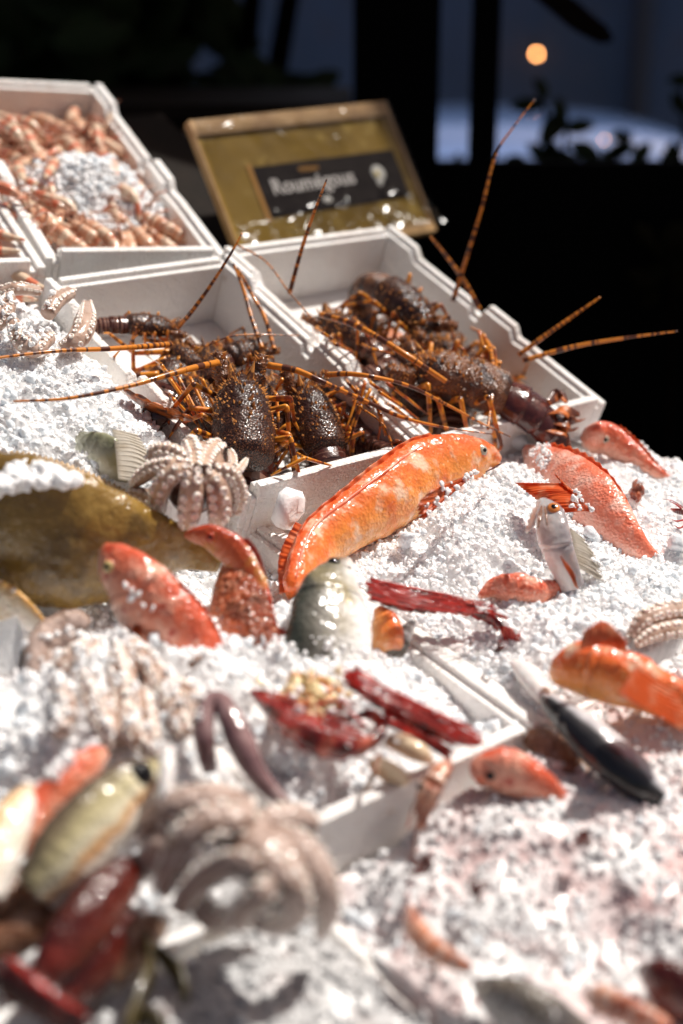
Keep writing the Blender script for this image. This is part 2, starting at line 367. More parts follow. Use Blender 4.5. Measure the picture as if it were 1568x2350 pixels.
# ------------------------------------------------------------------ fish
def fish(name, label, cat, rows, dors, m, tw=.45, eye=None, eyem=GOLDI, tail=None, dorsal=None, anal=None, pect=None, finm=M_FINO, P=P1, group=None,
         N=72, n=40, gill=.05, mouth=.18, lump=.055, gt=.25, sink=.009, stripe=None):
    R = spl(rowsW([(q[0], q[1], q[2]-sink, *q[3:]) for q in rows], P), N)
    path = R[:, :3]; bu = np.maximum(R[:, 3], .0006); bd = np.maximum(R[:, 4], .0006)
    up = scr(*dors)
    def fn(t, th, V):
        tg = gt+.035*np.cos(th-.6)
        g = gill*(np.exp(-((t-tg)/.016)**2)-1.3*np.exp(-((t-tg-.03)/.012)**2))*np.clip(np.abs(np.sin(th))*1.6, 0, 1)
        a = np.abs(((th+np.pi) % (2*np.pi))-np.pi)
        mo = -mouth*np.exp(-((a-1.75-2.2*t)/.13)**2)*np.clip(1-t/.11, 0, 1)**.5
        return g+mo+lump*nz(V, 55)+lump*.5*nz(V, 160)
    Tn, U, S = frames(path, up); vd = nrm(path-CAM); k = 1/np.sqrt(np.clip(1-((U*vd).sum(1)**2), .4, 1)); bu = bu*k; bd = bd*k
    wid = (bu+bd)*.5*tw
    V, F, uv = loft(path, bu, bd, wid, up, n, fn)
    base = A([V[:, 0].mean(), V[:, 1].mean(), V[:, 2].min()])
    t = T(name, label, cat, base, group)
    body = t.part('body', V, F, m, uv)
    Tn, U, S = frames(path, up)
    def surf(tt, deg, side):
        i = int(tt*(N-1)); a = math.radians(deg)
        q = path[i]+U[i]*math.cos(a)*(bu[i] if math.cos(a) > 0 else bd[i])+S[i]*side*wid[i]*math.sin(a)
        nn = nrm(U[i]*math.cos(a)/max(bu[i], 1e-4)+S[i]*side*math.sin(a)/max(wid[i], 1e-4))
        return q, nn, Tn[i]
    face = 1 if (S[N//4] @ (CAM-path[N//4])) > 0 else -1
    if eye:
        for side in (face, -face):
            q, nn, tg = surf(eye[0], eye[1], side); r = eye[2]*mpp(q)
            x = nrm(tg-nn*(tg @ nn)); X = np.stack([x, np.cross(nn, x), nn], 1)
            Vr, Fr = ellips(q-nn*r*.15, (r*1.22, r*1.22, r*.45), X, 18, 10)
            t.part('eye_rim', Vr, Fr, m)
            Ve, Fe = ellips(q+nn*r*.02, (r, r, r*.5), X, 18, 10)
            e = t.part('eye', Ve, Fe, eyem)
            Vp, Fp = ellips(q+nn*r*.26, (r*.58, r*.52, r*.36), X, 16, 9)
            t.part('pupil', Vp, Fp, BLACK, parent=e)
    if stripe:
        t0, t1, deg, sr = stripe
        rr = []
        for a in np.linspace(t0, t1, 24):
            q, nn, _t = surf(a, deg, face); rr.append([*(q+nn*.0004), sr*mpp(q)*(.5+math.sin(math.pi*(a-t0)/(t1-t0)))])
        Vs, Fs, us = tube(np.array(rr), 60, 8, world=True, up=U[N//2]); t.part('folded_fin', Vs, Fs, M_STRIPE, us)
    if tail:
        L, sp, fork = tail[:3]; q = path[-1]; s0 = mpp(q); d = Tn[-3]; u = U[-3]
        if len(tail) > 3: d = scr(*tail[3])
        ss = np.linspace(-1, 1, 9)
        b = [q-d*.004+u*s*max(bu[-1], 3*s0)*.9 for s in ss]
        tp = [q+d*L*s0*(1-fork*(1-abs(s)))+u*s*sp*s0 for s in ss]
        t.part('tail_fin', *fin_grid(b, tp, 10, 8, .0007, .06)[:2], finm, fin_grid(b, tp, 10, 8, .0007, .06)[2], solid=.0008)
    def edgefin(nm, f0, sgn, mm):
        t0, t1, hgt = f0[:3]; lean = f0[3] if len(f0) > 3 else .5; ser = f0[4] if len(f0) > 4 else .35
        ii = np.linspace(t0*(N-1), t1*(N-1), 14).astype(int); b = []; tp = []
        for k, i in enumerate(ii):
            bb = bu[i] if sgn > 0 else bd[i]
            q = path[i]+sgn*U[i]*bb*.97; s = k/13
            b.append(q-sgn*U[i]*.001); tp.append(q+(sgn*U[i]+Tn[i]*lean)*hgt*mpp(q)*(.35+.65*math.sin(math.pi*min(1, .25+s*.8))))
        g = fin_grid(b, tp, 11, 5, .0004, ser)
        t.part(nm, g[0], g[1], mm, g[2], solid=.0007)
    if dorsal: edgefin('dorsal_fin', dorsal, 1, finm)
    if anal: edgefin('anal_fin', anal, -1, finm)
    if pect:                        # t, angle, length px, spread px, direction
        q, nn, tg = surf(pect[0], pect[1], face); s0 = mpp(q); d = scr(*pect[4]); w = nrm(np.cross(nn, d))
        ss = np.linspace(-1, 1, 7)
        b = [q+nn*.0008+w*s*pect[3]*.25*s0 for s in ss]
        tp = [q+nn*.004+d*pect[2]*s0*(1-.25*s*s)+w*s*pect[3]*s0 for s in ss]
        g = fin_grid(b, tp, 9, 6, .0007, .08); t.part('pectoral_fin', g[0], g[1], finm, g[2], solid=.0008)
    return t

def child_fin(root, base, tip, m, rays=11, P=P1, nm='pectoral_fin', bow=0, ser=.1, amp=.0009):
    b = [W(*q, P) for q in base]; tp = [W(*q, P) for q in tip]
    g = fin_grid(b, tp, rays, 8, amp, ser, bow)
    o = mk(nm, g[0]-np.array(root.location), g[1], m, g[2]); o.parent = root
    md = o.modifiers.new('thick', 'SOLIDIFY'); md.thickness = .0008; md.offset = 0
    return o
# ------------------------------------------------------------------ octopus arms
def sucker(c, nn, r, k=10):
    nn = nrm(nn); x = nrm(np.cross(nn, A([.31, .55, .77]))); y = np.cross(nn, x)
    prof = [(1.0, -.35), (1.05, .15), (.92, .48), (.66, .50), (.42, .22), (.2, .12)]
    V = [c+(x*math.cos(2*math.pi*j/k)+y*math.sin(2*math.pi*j/k))*r*a+nn*r*b for a, b in prof for j in range(k)]
    F = [(i*k+j, i*k+(j+1) % k, (i+1)*k+(j+1) % k, (i+1)*k+j) for i in range(len(prof)-1) for j in range(k)]
    F.append(tuple(range((len(prof)-1)*k, len(prof)*k)))
    return np.array(V), F
def arm(t, rows, face=(0, -.3, 1), m=M_OCT, P=P1, suck=True, sm=M_SUCK, n=30, k=18, ssz=.36, off=.46, lump=.06):
    R = spl(rowsW(rows, P), n); path = R[:, :3]; r = R[:, 3]; up = scr(*face)
    V, F, uv = loft(path, r*.85, r, r, up, k, lambda a, b, V: lump*nz(V, 90))
    o = t.part('arm', V, F, m, uv)
    if suck:
        Tn, U, S = frames(path, up); L = np.r_[0, np.cumsum(np.linalg.norm(np.diff(path, axis=0), axis=1))]
        x = 0; ps = []; side = 1
        while x < L[-1]:
            i = int(np.clip(np.searchsorted(L, x), 0, n-1)); sr = r[i]*ssz
            for sd in (-1, 1):
                nn = U[i]*math.cos(off*1.35)+S[i]*sd*math.sin(off*1.35)
                xx = Tn[i]*sr*.5*sd
                q = path[i]+xx+U[i]*r[i]*.85*math.cos(off*1.35)+S[i]*sd*r[i]*math.sin(off*1.35)
                ps.append(sucker(q, nn, sr*random.uniform(.82, 1.1)))
            x += sr*2.15+.0003
        V, F, _ = join(ps); t.part('suckers', V, F, sm, parent=o)
    return o
def start(rows, P=P1):
    q = np.array([W(a[0], a[1], a[2], P) for a in rows]); return A([q[:, 0].mean(), q[:, 1].mean(), q[:, 2].min()-.005])

# ------------------------------------------------------------------ polystyrene boxes
PROF = [(0, -.010), (.30, -.010), (.36, -.012), (.385, 0), (.50, 0), (.515, -.022), (.545, -.022), (.56, -.012), (.83, -.012), (.86, 0), (1, 0)]
def wallmesh(pts, L, depth, thick, axis):
    """a wall: the top profile pts along the length, its outer half 5 mm higher than its inner half"""
    bm = bmesh.new()
    for (t0, t1, dz) in ((0, thick*.55, 0), (thick*.55, thick, -.006)):
        poly = [(0, -depth)]+[(s*L, z+dz) for s, z in pts]+[(L, -depth)]
        if axis == 'y': vs = [[bm.verts.new((t, y, z)) for y, z in poly] for t in (t0, t1)]
        else: vs = [[bm.verts.new((y, t, z)) for y, z in poly] for t in (t0, t1)]
        bm.faces.new(vs[0]); bm.faces.new(vs[1][::-1]); k = len(poly)
        for i in range(k): bm.faces.new((vs[0][i], vs[1][i], vs[1][(i+1) % k], vs[0][(i+1) % k]))
    bmesh.ops.recalc_face_normals(bm, faces=bm.faces)
    bmesh.ops.bevel(bm, geom=[e for e in bm.edges if e.calc_face_angle(0) > .3], offset=.0022, segments=2, profile=.6, affect='EDGES')
    me = bpy.data.meshes.new('wall'); bm.to_mesh(me); bm.free()
    me.materials.append(FOAM); me.polygons.foreach_set('use_smooth', np.full(len(me.polygons), False))
    return me
def foam_box(P, u0, v0, w, l, depth, label, rot=0., h=0., prof=PROF, th=.019, bdrop=0):
    q = P.at(u0, v0, h)
    o = link(bpy.data.objects.new('fish_box', None)); o['label'] = label; o['category'] = 'box'; o['group'] = 'white polystyrene fish boxes'
    c, s = math.cos(rot), math.sin(rot)
    X = ROW*c+P.v*s; Y = -ROW*s+P.v*c
    Mx = Matrix.Identity(4)
    for i in range(3): Mx[i][0] = X[i]; Mx[i][1] = Y[i]; Mx[i][2] = P.n[i]; Mx[i][3] = (q-P.n*depth)[i]
    o.matrix_world = Mx
    def add(nm, me, loc, sc=(1, 1, 1)):
        b = link(bpy.data.objects.new(nm, me)); b.parent = o; b.location = (loc[0], loc[1], loc[2]+depth); b.scale = sc
    f0 = [(0, 0), (1, 0)]
    add('side_wall', wallmesh(prof, l, depth, th, 'y'), (0, 0, 0))
    me = wallmesh(prof, l, depth, th, 'y'); me.transform(Matrix.Diagonal((-1, 1, 1, 1))); me.flip_normals()
    add('side_wall', me, (w, 0, 0))
    add('end_wall', wallmesh(f0, w-2*th-.001, depth, th, 'x'), (th+.0005, 0, -.0012))
    me = wallmesh(f0, w-2*th-.001, depth, th, 'x'); me.transform(Matrix.Diagonal((1, -1, 1, 1))); me.flip_normals()
    add('end_wall', me, (th+.0005, l, -.0012-bdrop))
    V, F = box((th+.001, th+.001, -depth), (w-th-.001, l-th-.001, -depth+.012))
    b = mk('base', V, F, FOAM, smooth=False); b.parent = o; b.location = (0, 0, depth)
    return o
foam_box(P2, -.130, -.006, .266, .424, .10, 'white foam box in the middle of the stall holding the nearer brown spiny lobsters', th=.017)
foam_box(P2, .140, -.006, .292, .442, .10, 'white foam box at the right edge holding the farther spiny lobsters, antennae against the black', th=.017)
foam_box(P2, -.402, .03, .266, .388, .09, 'white foam box heaped with ice and a suckered octopus, left of the nearer lobsters', h=-.034)
foam_box(P2, -.096, .475, .243, .50, .085, 'white foam box of langoustines at the very back beside the wooden case', rot=math.radians(-11))
foam_box(P2, -.345, .500, .246, .48, .085, 'white foam box at the far left edge showing only a corner of langoustines', rot=math.radians(-9), h=-.004)
LP = [(0, 0), (.62, 0), (.64, -.008), (.80, -.008), (.82, 0), (1, 0)]
foam_box(P1, -.268, -.408, .268, .425, .085, 'white foam box with a bare front corner, red prawns lying in it', prof=LP, th=.018, bdrop=.03)
foam_box(P1, .004, -.408, .268, .425, .085, 'white foam box under the big orange fish and the tall ice mound', prof=LP, h=-.004)
foam_box(P1, .276, -.408, .280, .425, .085, 'white foam box under the pink spiny fish at the right edge', prof=LP, h=-.003)
foam_box(P1, .004, -.838, .268, .425, .085, 'white foam box at the lower right edge buried in ice beside the dark backed fish', prof=LP, h=-.052)

foam_box(P1, -.268, -.838, .268, .425, .085, 'white foam box in the front right filled with ice and red crumbs', prof=LP, h=-.06)
foam_box(P1, -.540, -.408, .268, .425, .085, 'white foam box at the left edge under the coral fish and the silvery yellow fish', prof=LP, h=-.055)
foam_box(P1, -.540, -.838, .268, .425, .085, 'white foam box at the bottom under blurred grey ice and olive weed', prof=LP, h=-.085)

# the rack that carries the boxes
t = T('display_rack', 'dark timber rack sloping up under the white foam boxes', 'rack', (0, 1.4, 0))
def board(P, u0, u1, v0, v1, h0, h1):
    V = np.array([P.at(u, v, h) for h in (h0, h1) for (u, v) in ((u0, v0), (u1, v0), (u1, v1), (u0, v1))])
    return V, box((0, 0, 0), (1, 1, 1))[1]
t.part('board', *board(P1, -.56, .558, -.88, .03, -.165, -.142), M_DKW, smooth=False)
t.part('board', *board(P2, -.56, .430, .02, 1.02, -.130, -.108), M_DKW, smooth=False)
for (P, u, v) in ((P1, -.54, -.86), (P1, .54, -.86), (P1, -.54, 0), (P1, .54, 0), (P2, -.54, 1.0), (P2, .40, 1.0)):
    q = P.at(u, v, -.16); V, F = box((q[0]-.025, q[1]-.025, 0), (q[0]+.025, q[1]+.025, q[2])); t.part('leg', V, F, M_DKW, smooth=False)

# ------------------------------------------------------------------ crushed ice
ICTRL = np.array([(1100, 1180, .036), (1060, 1230, .026), (960, 1275, .010), (900, 1300, -.002), (1180, 1120, .033), (1210, 1250, .026), (1100, 1335, .004), (990, 1370, -.01),
    (1250, 1390, .016), (1400, 1350, .024), (1500, 1250, .016), (1568, 1150, .014), (1450, 1085, .010), (1350, 1045, .0), (1250, 1470, .024), (1400, 1430, .026), (1200, 1560, .006),
    (1150, 1500, .004), (1500, 1520, .02), (1240, 1010, .0), (1100, 1030, .005),
    (650, 1500, .036), (800, 1515, .032), (560, 1500, .038), (440, 1500, .04), (300, 1490, .046), (360, 1600, .044), (700, 1530, .034), (900, 1550, .004), (1020, 1560, -.020), (1100, 1640, -.030), (800, 1850, -.014), (700, 1790, -.012),
    (450, 1740, .0), (330, 1640, .038), (200, 1640, .038), (900, 1800, -.02), (600, 1300, -.03), (450, 1350, -.03), (700, 1250, -.02), (650, 1600, .01), (200, 1450, -.02),
    (1000, 1830, -.018), (1200, 1860, -.008), (1400, 1880, -.004), (980, 2000, -.038), (1250, 2050, -.024), (1500, 2000, -.006), (1100, 2220, -.042), (1400, 2230, -.038), (1530, 1750, .0), (1350, 1760, -.012), (1560, 1650, .01),
    (800, 2000, -.085), (850, 2150, -.062), (700, 2260, -.05), (520, 2250, -.05), (950, 2300, -.055), (700, 2150, -.06), (600, 2350, -.05), (400, 2200, -.055),
    (50, 1680, .026), (150, 1650, .026), (60, 1500, -.01), (20, 1850, -.02), (200, 1950, -.04), (100, 2150, -.085), (0, 2300, -.085), (200, 2100, -.08)], float)
_cu = np.array([UVP(a, b, c) for a, b, c in ICTRL])
def ice_h(u, v):
    d2 = (u[..., None]-_cu[:, 0])**2+(v[..., None]-_cu[:, 1])**2
    w = 1/(d2+.0005)**2
    return (w*ICTRL[:, 2]).sum(-1)/w.sum(-1)
_ico = bmesh.new(); bmesh.ops.create_icosphere(_ico, subdivisions=1, radius=1)
ICO_V = np.array([v.co[:] for v in _ico.verts]); ICO_F = np.array([[v.index for v in f.verts] for f in _ico.faces]); _ico.free()
_ico = bmesh.new(); bmesh.ops.create_icosphere(_ico, subdivisions=2, radius=1)
IC2_V = np.array([v.co[:] for v in _ico.verts]); IC2_F = np.array([[v.index for v in f.verts] for f in _ico.faces]); _ico.free()
def chunks(cen, size, fine=False):
    k = len(cen); BV, BF = (IC2_V, IC2_F) if fine else (ICO_V, ICO_F)
    j = rng.normal(0, .16 if not fine else .07, (k, len(BV), 3)) + BV[None]
    if fine:                                    # broad dents so each piece is its own shape
        for _ in range(4):
            dv = nrm(rng.normal(size=(k, 3))); dd = (BV[None]*dv[:, None]).sum(-1)
            lim = rng.uniform(.45, .8, (k, 1)); j -= dv[:, None]*np.clip(dd-lim, 0, 1)[..., None]*1.0
    q, _ = np.linalg.qr(rng.normal(size=(k, 3, 3)))
    q[:, :, 0] *= np.sign(np.linalg.det(q))[:, None]          # rotations only, so no piece turns inside out
    S = rng.uniform(.65, 1.35, (k, 3))
    V = np.einsum('kij,knj->kni', q, j*S[:, None])*size[:, None, None]+cen[:, None]
    F = BF[None]+np.arange(k)[:, None, None]*len(BV)
    return V.reshape(-1, 3), F.reshape(-1, 3)
def ice_bed(name, label, P, u0, u1, v0, v1, hf, dens, smin, smax, step=.004, fine=0.0, clipf=None, mean=.35, m=None, rel=1.0):
    u = np.arange(u0, u1+step/2, step); v = np.arange(v0, v1+step/2, step)
    uu, vv = np.meshgrid(u, v, indexing='ij'); hh = hf(uu, vv)
    nn = np.array([noise.noise(Vector((a*38, b*38, 1.3)))*.009+noise.noise(Vector((a*110, b*110, 4.1)))*.0035+noise.noise(Vector((a*330, b*330, 8.8)))*.0013+noise.noise(Vector((a*560, b*560, 2.8)))*.0006 for a, b in zip(uu.ravel(), vv.ravel())]).reshape(uu.shape)
    hh = hh+nn*rel-.0012
    V = P.o+uu[..., None]*ROW+vv[..., None]*P.v+hh[..., None]*P.n
    nu, nv = uu.shape; I = np.arange(nu*nv).reshape(nu, nv)
    F = np.stack([I[:-1, :-1], I[1:, :-1], I[1:, 1:], I[:-1, 1:]], -1).reshape(-1, 4)
    V = V.reshape(-1, 3)
    # a skirt down to the bottom of the box makes it a solid heap
    ring = np.concatenate([I[:, 0], I[-1, 1:], I[-2::-1, -1], I[0, -2:0:-1]])
    low = V[ring]-P.n*(.02+np.maximum(0, ((V[ring]-P.o)@P.n)+.07)[:, None]*.9)
    n0 = len(V); V = np.vstack([V, low]); k = len(ring)
    F = np.vstack([F, np.stack([ring, n0+np.arange(k), n0+(np.arange(k)+1) % k, np.roll(ring, -1)], 1)])
    base = A([V[:, 0].mean(), V[:, 1].mean(), V[:, 2].min()])
    o = mk(name, V-base, F, m or ICEB); o.location = base
    o['label'] = label; o['category'] = 'ice'; o['kind'] = 'stuff'
    N = int((u1-u0)*(v1-v0)*dens*.66)
    cu = rng.uniform(u0, u1, N); cv = rng.uniform(v0, v1, N)
    ch = hf(cu, cv)+np.array([noise.noise(Vector((a*38, b*38, 1.3)))*.009+noise.noise(Vector((a*110, b*110, 4.1)))*.0035 for a, b in zip(cu, cv)])*rel
    if clipf is not None:
        kk = clipf(cu, cv); cu, cv, ch = cu[kk], cv[kk], ch[kk]; N = len(cu)
    sz = smin+(smax-smin)*rng.random(N)**(1/mean if mean < 1 else mean)
    cen = P.o+cu[:, None]*ROW+cv[:, None]*P.v+(ch+rng.uniform(-.7, .32, N)*sz)[:, None]*P.n
    kf = rng.random(N) < fine
    kc = rng.random(N) < (.14 if m is None else .03)
    sz = np.where(kc, np.minimum(sz*1.5, smax*1.35), sz)
    for sel, fl, mm in ((kf & ~kc, True, m or ICE), (~kf & ~kc, False, m or ICE), (kc, True, ICEC)):
        if sel.sum() == 0: continue
        V, F = chunks(cen[sel], sz[sel], fl)
        c = mk('ice_pieces', V-base, F, mm, smooth=True); c.parent = o; c['kind'] = 'stuff'
    return o
FRONT = 'crushed ice'
ice_bed('crushed_ice', 'mound of crushed ice piled beneath the big orange fish', P1, .012, .268, -.40, .006, ice_h, 130000, .0010, .0042, .0018, .5)
ice_bed('crushed_ice', 'crushed ice bed around the pink spiny fish at the right edge', P1, .270, .548, -.40, .004, ice_h, 80000, .0011, .0040, .0022, .35)
ice_bed('crushed_ice', 'crushed ice under the red fish, pale tentacles and curled prawn', P1, -.258, -.012, -.395, .0, ice_h, 85000, .0013, .0048, .0024, .3)
ice_bed('crushed_ice', 'blurred crushed ice at the lower right edge beside the dark-backed fish', P1, .0, .272, -.83, -.418, ice_h, 45000, .0015, .0052, .004, .3, m=ICE_PINK_SHADE, rel=.55)

ice_bed('crushed_ice', 'blurred crushed ice with red crumbs in the front right', P1, -.256, -.002, -.83, -.424, ice_h, 45000, .0015, .0052, .004, .3, m=ICE_PINK_SHADE, rel=.55)
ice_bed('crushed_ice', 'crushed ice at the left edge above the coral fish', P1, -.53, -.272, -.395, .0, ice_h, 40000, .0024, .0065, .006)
ice_bed('crushed_ice', 'blurred grey crushed ice at the bottom below the big brown octopus', P1, -.53, -.272, -.83, -.424, ice_h, 40000, .0015, .0052, .004, m=ICE_SHADE, rel=.5)
def eh(u, v): return -.008+.020*np.exp(-((u+.23)**2+(v-.18)**2)/.02)-.022*np.clip((u+.185)/.035, 0, 1)
ice_bed('crushed_ice', 'heaped crushed ice over the octopus left of the lobsters', P2, -.38, -.148, .012, .405, eh, 95000, .0012, .0044, .0022, .35)
ca, sa = math.cos(math.radians(-11)), math.sin(math.radians(-11))
def chh(u, v): return -.050+.062*np.exp(-((u-.075)**2+(v-.66)**2)/.0075)
def cclip(u, v):
    x = (u+.096)*ca+(v-.475)*sa; y = -(u+.096)*sa+(v-.475)*ca
    return (x > .03) & (x < .215) & (y > .03) & (y < .47)
ice_bed('crushed_ice', 'patch of ice among the langoustines in the back box', P2, -.02, .145, .56, .80, lambda u, v: chh(u, v), 120000, .0022, .0055, .006, clipf=cclip)
# larger clear lumps that stand alone
def lump(px, py, h, r, label, P=P1):
    q = W(px, py, h, P); V, F = chunks(q[None], A([r]), True); V = V+.12*r*nz(V, 90)[:, None]
    return solo('ice_lump', V, F, ICE if r > .0185 else ICEC, label, 'ice', group='loose ice lumps', smooth=True)
lump(662, 1168, .034, .020, 'large clear ice lump on the white rim left of the big orange fish')
lump(1195, 1015, .02, .013, 'small clear ice lump beside the orange fish\'s snout')
for k, (x, y, h, r, lb, *lp) in enumerate([(990, 1095, .035, .008, 'round ice lump under the orange fish\'s jaw'), (1040, 1130, .035, .007, 'ice lump near the orange fish\'s throat'),
    (935, 1240, .02, .009, 'ice lump at the foot of the mound under the orange belly'), (660, 1745, .0, .012, 'clear ice lump under the curled red prawn'), (700, 1740, .0, .009, 'smaller ice lump under the curled red prawn'),
    (1355, 1225, .03, .01, 'clear ice lump beside the pale fish\'s fin'), (1560, 1250, .03, .011, 'ice lump at the right edge below the pink fish')]):
    lump(x, y, h, r, lb, *lp)

cen = []; rz = random.Random(21)
for _ in range(150):
    a = rz.random(); x = -10+175*a; y = 1128-52*math.sin(math.pi*min(1, a*1.1))*rz.random()-16*a-8
    cen.append(W(x, y, .066+.012*rz.random(), P2))
V, F = chunks(np.array(cen), rng.uniform(.0035, .0085, 150), True)
solo('ice_clump', V, F, ICE, 'clump of wet crushed ice lying on the brown flatfish', 'ice', kind='stuff')
# ------------------------------------------------------------------ the fish that lie on the front ice
H = .03
t = fish('orange_fish', 'big bright orange fish curving down to its tail on the white rim', 'fish',
     [(1148, 1058, .05, 10, 14), (1120, 1052, .052, 34, 36), (1070, 1058, .054, 60, 62), (985, 1085, .052, 82, 78), (890, 1145, .046, 80, 74), (800, 1200, .038, 66, 66), (738, 1245, .03, 60, 62), (708, 1295, .022, 54, 52), (694, 1340, .014, 46, 40), (690, 1375, .006, 34, 28)],
     (-.45, -.75, .5), M_GURN, .62, (.10, 62, 12), GREYI, dorsal=(.24, .97, 13, 1.2, .06), stripe=(.30, .98, 30, 3.2), gill=.010, gt=.24, N=110, n=56)
for rr_ in ([(1150, 1064, .068, 2), (1134, 1074, .078, 2.6), (1116, 1082, .082, 1.4)],):
    V, F, uv = tube(rr_, 10, 6); t.part('mouth', V, F, M_DKRED, uv)
child_fin(t.o, [(1092, 1082, .082), (1076, 1100, .083), (1058, 1116, .08)], [(985, 1128, .09), (958, 1160, .082), (968, 1198, .066)], M_FINO, 10, bow=.006, ser=.06)
child_fin(t.o, [(722, 1218, .035), (690, 1275, .03), (680, 1350, .012)], [(678, 1196, .03), (640, 1275, .016), (640, 1362, .002)], M_FINO, 9, nm='tail_fin', bow=.004, ser=.05)
fish('red_fish', 'coral red fish rearing its head in front of the brown flatfish', 'fish',
     [(240, 1258, .088, 16, 18), (258, 1284, .084, 44, 42), (300, 1330, .074, 66, 66), (350, 1390, .058, 76, 84), (410, 1460, .036, 80, 88), (470, 1540, .01, 62, 70)],
     (.72, -.62, .35), M_CORAL, .62, (.16, 92, 15), GOLDI, pect=(.52, 110, 70, 30, (.2, .9, .2)), dorsal=(.4, .95, 14), gt=.34, N=90, n=48, sink=0)
fish('red_mullet', 'slim reddish mullet arched over the mottled fish, forked tail down', 'fish',
     [(424, 1228, .075, 6, 7), (446, 1228, .077, 17, 18), (482, 1232, .078, 28, 30), (535, 1262, .072, 34, 38), (580, 1322, .06, 28, 32), (606, 1380, .05, 19, 21), (622, 1428, .042, 12, 12), (634, 1450, .038, 10, 10)],
     (.62, -.72, .3), M_MULL, .55, (.19, 78, 10), REDI, tail=(66, 32, .5, (.72, .6, .15)), dorsal=(.35, .62, 14), finm=M_FINR, gt=.27, N=90, n=40, sink=0)
fish('scorpion_fish', 'mottled brick red fish wedged under the slim mullet', 'fish',
     [(528, 1288, .052, 16, 18), (535, 1325, .05, 42, 44), (548, 1390, .04, 66, 72), (565, 1470, .025, 74, 80), (580, 1540, .005, 60, 60)],
     (.9, -.2, .5), M_BRICK, .6, None, dorsal=(.3, .9, 12), finm=M_FINR, lump=.09, N=80, sink=0)
fish('gilthead_bream', 'silver bream with dark back standing head up in the ice', 'fish',
     [(798, 1283, .062, 10, 12), (785, 1305, .062, 38, 34), (768, 1350, .056, 72, 66), (760, 1415, .044, 94, 90), (756, 1500, .024, 104, 96), (752, 1570, .0, 90, 90)],
     (-.95, -.25, .25), M_BREAM, .52, (.17, 56, 13), BLACK, gt=.42, gill=.06, pect=(.50, 105, 90, 22, (.0, 1, .2)), finm=M_CLAM, N=90, n=56, sink=0)
fish('orange_fish', 'small orange fish poking out under the silver bream', 'fish', [(868, 1398, .03, 14, 12), (885, 1430, .028, 32, 34), (892, 1480, .014, 36, 38), (890, 1530, -.01, 30, 30)], (.9, -.3, .3), M_GURN, .6, None, gill=.08)
fish('grey_fish', 'dark grey fish head beside the small orange fish', 'fish', [(948, 1428, .022, 8, 8), (930, 1455, .022, 20, 20), (905, 1490, .012, 26, 26), (870, 1530, -.01, 24, 24)], (-.7, -.6, .3), M_GREYF, .6, None)
fish('pale_silver_fish', 'pale silver fish with an orange eye, head straight up in the ice', 'fish',
     [(1243, 1150, .086, 13, 13), (1250, 1166, .084, 26, 22), (1262, 1196, .078, 38, 32), (1273, 1240, .066, 38, 36), (1290, 1290, .048, 34, 32), (1312, 1345, .024, 30, 30)],
     (.9, -.32, .45), M_BASS, .72, (.24, 50, 15), ORGI, mouth=.1, gt=.52, gill=.08, N=80, n=48, sink=0)
BASS = [o for o in bpy.data.objects if o.name.startswith('pale_silver_fish')][0]
fish('pink_spiny_fish', 'large pale pink spiny fish with striped orange side fin', 'fish',
     [(1205, 1030, .03, 12, 12), (1240, 1058, .036, 40, 44), (1300, 1104, .044, 66, 78), (1365, 1165, .044, 74, 88), (1425, 1230, .034, 52, 62), (1480, 1276, .024, 28, 30), (1520, 1300, .016, 16, 16)],
     (.62, -.68, .4), M_PINK, .5, None, dorsal=(.12, .72, 16, .2), gt=.28, tail=(50, 30, .1), N=90, n=48, lump=.05)
t = T('orange_side_fin', '', 'fin'); bpy.data.objects.remove(t.o)
sc = [o for o in bpy.data.objects if o.name.startswith('pink_spiny_fish')][0]
child_fin(BASS, [(1308, 1212, .07), (1318, 1255, .058), (1320, 1300, .045)], [(1342, 1240, .055), (1374, 1296, .034), (1386, 1336, .022)], M_FINP, 9, bow=.003)
child_fin(BASS, [(1286, 1275, .082), (1296, 1300, .074)], [(1316, 1330, .058), (1326, 1352, .046)], M_FINO, 6, nm='pelvic_fin', bow=.003)
child_fin(BASS, [(1242, 1156, .096), (1232, 1180, .098), (1228, 1205, .092)], [(1226, 1166, .088), (1212, 1200, .084), (1206, 1224, .078)], M_BASS, 4, nm='jaw_flap', ser=.02)
for nm_, rr_ in (('lip', [(1243, 1162, .105, 3), (1240, 1185, .106, 3.4), (1234, 1212, .100, 2)]), ('lip', [(1250, 1164, .107, 3), (1254, 1186, .108, 3.2), (1255, 1206, .104, 2)])):
    V, F, uv = tube(rr_, 12, 8); o = mk(nm_, V-np.array(BASS.location), F, M_BROWN, uv); o.parent = BASS
child_fin(sc, [(1345, 1172, .078), (1325, 1140, .08), (1290, 1110, .078)], [(1275, 1180, .066), (1230, 1148, .068), (1182, 1110, .064)], M_FINO, 12, bow=.004)
child_fin(sc, [(1345, 1172, .079), (1330, 1140, .081), (1290, 1108, .079)], [(1358, 1172, .079), (1300, 1118, .083), (1272, 1086, .078)], M_FINO, 9)
fish('red_fish', 'red fish at the far right edge with its head on the back rim', 'fish',
     [(1336, 1014, .03, 12, 14), (1352, 1010, .034, 30, 28), (1388, 1006, .036, 38, 36), (1440, 1036, .03, 30, 32), (1495, 1078, .022, 18, 20), (1545, 1108, .014, 8, 8)],
     (.5, -.75, .4), M_CORAL, .6, (.22, 80, 10), GREYI, dorsal=(.3, .9, 9), gt=.34)
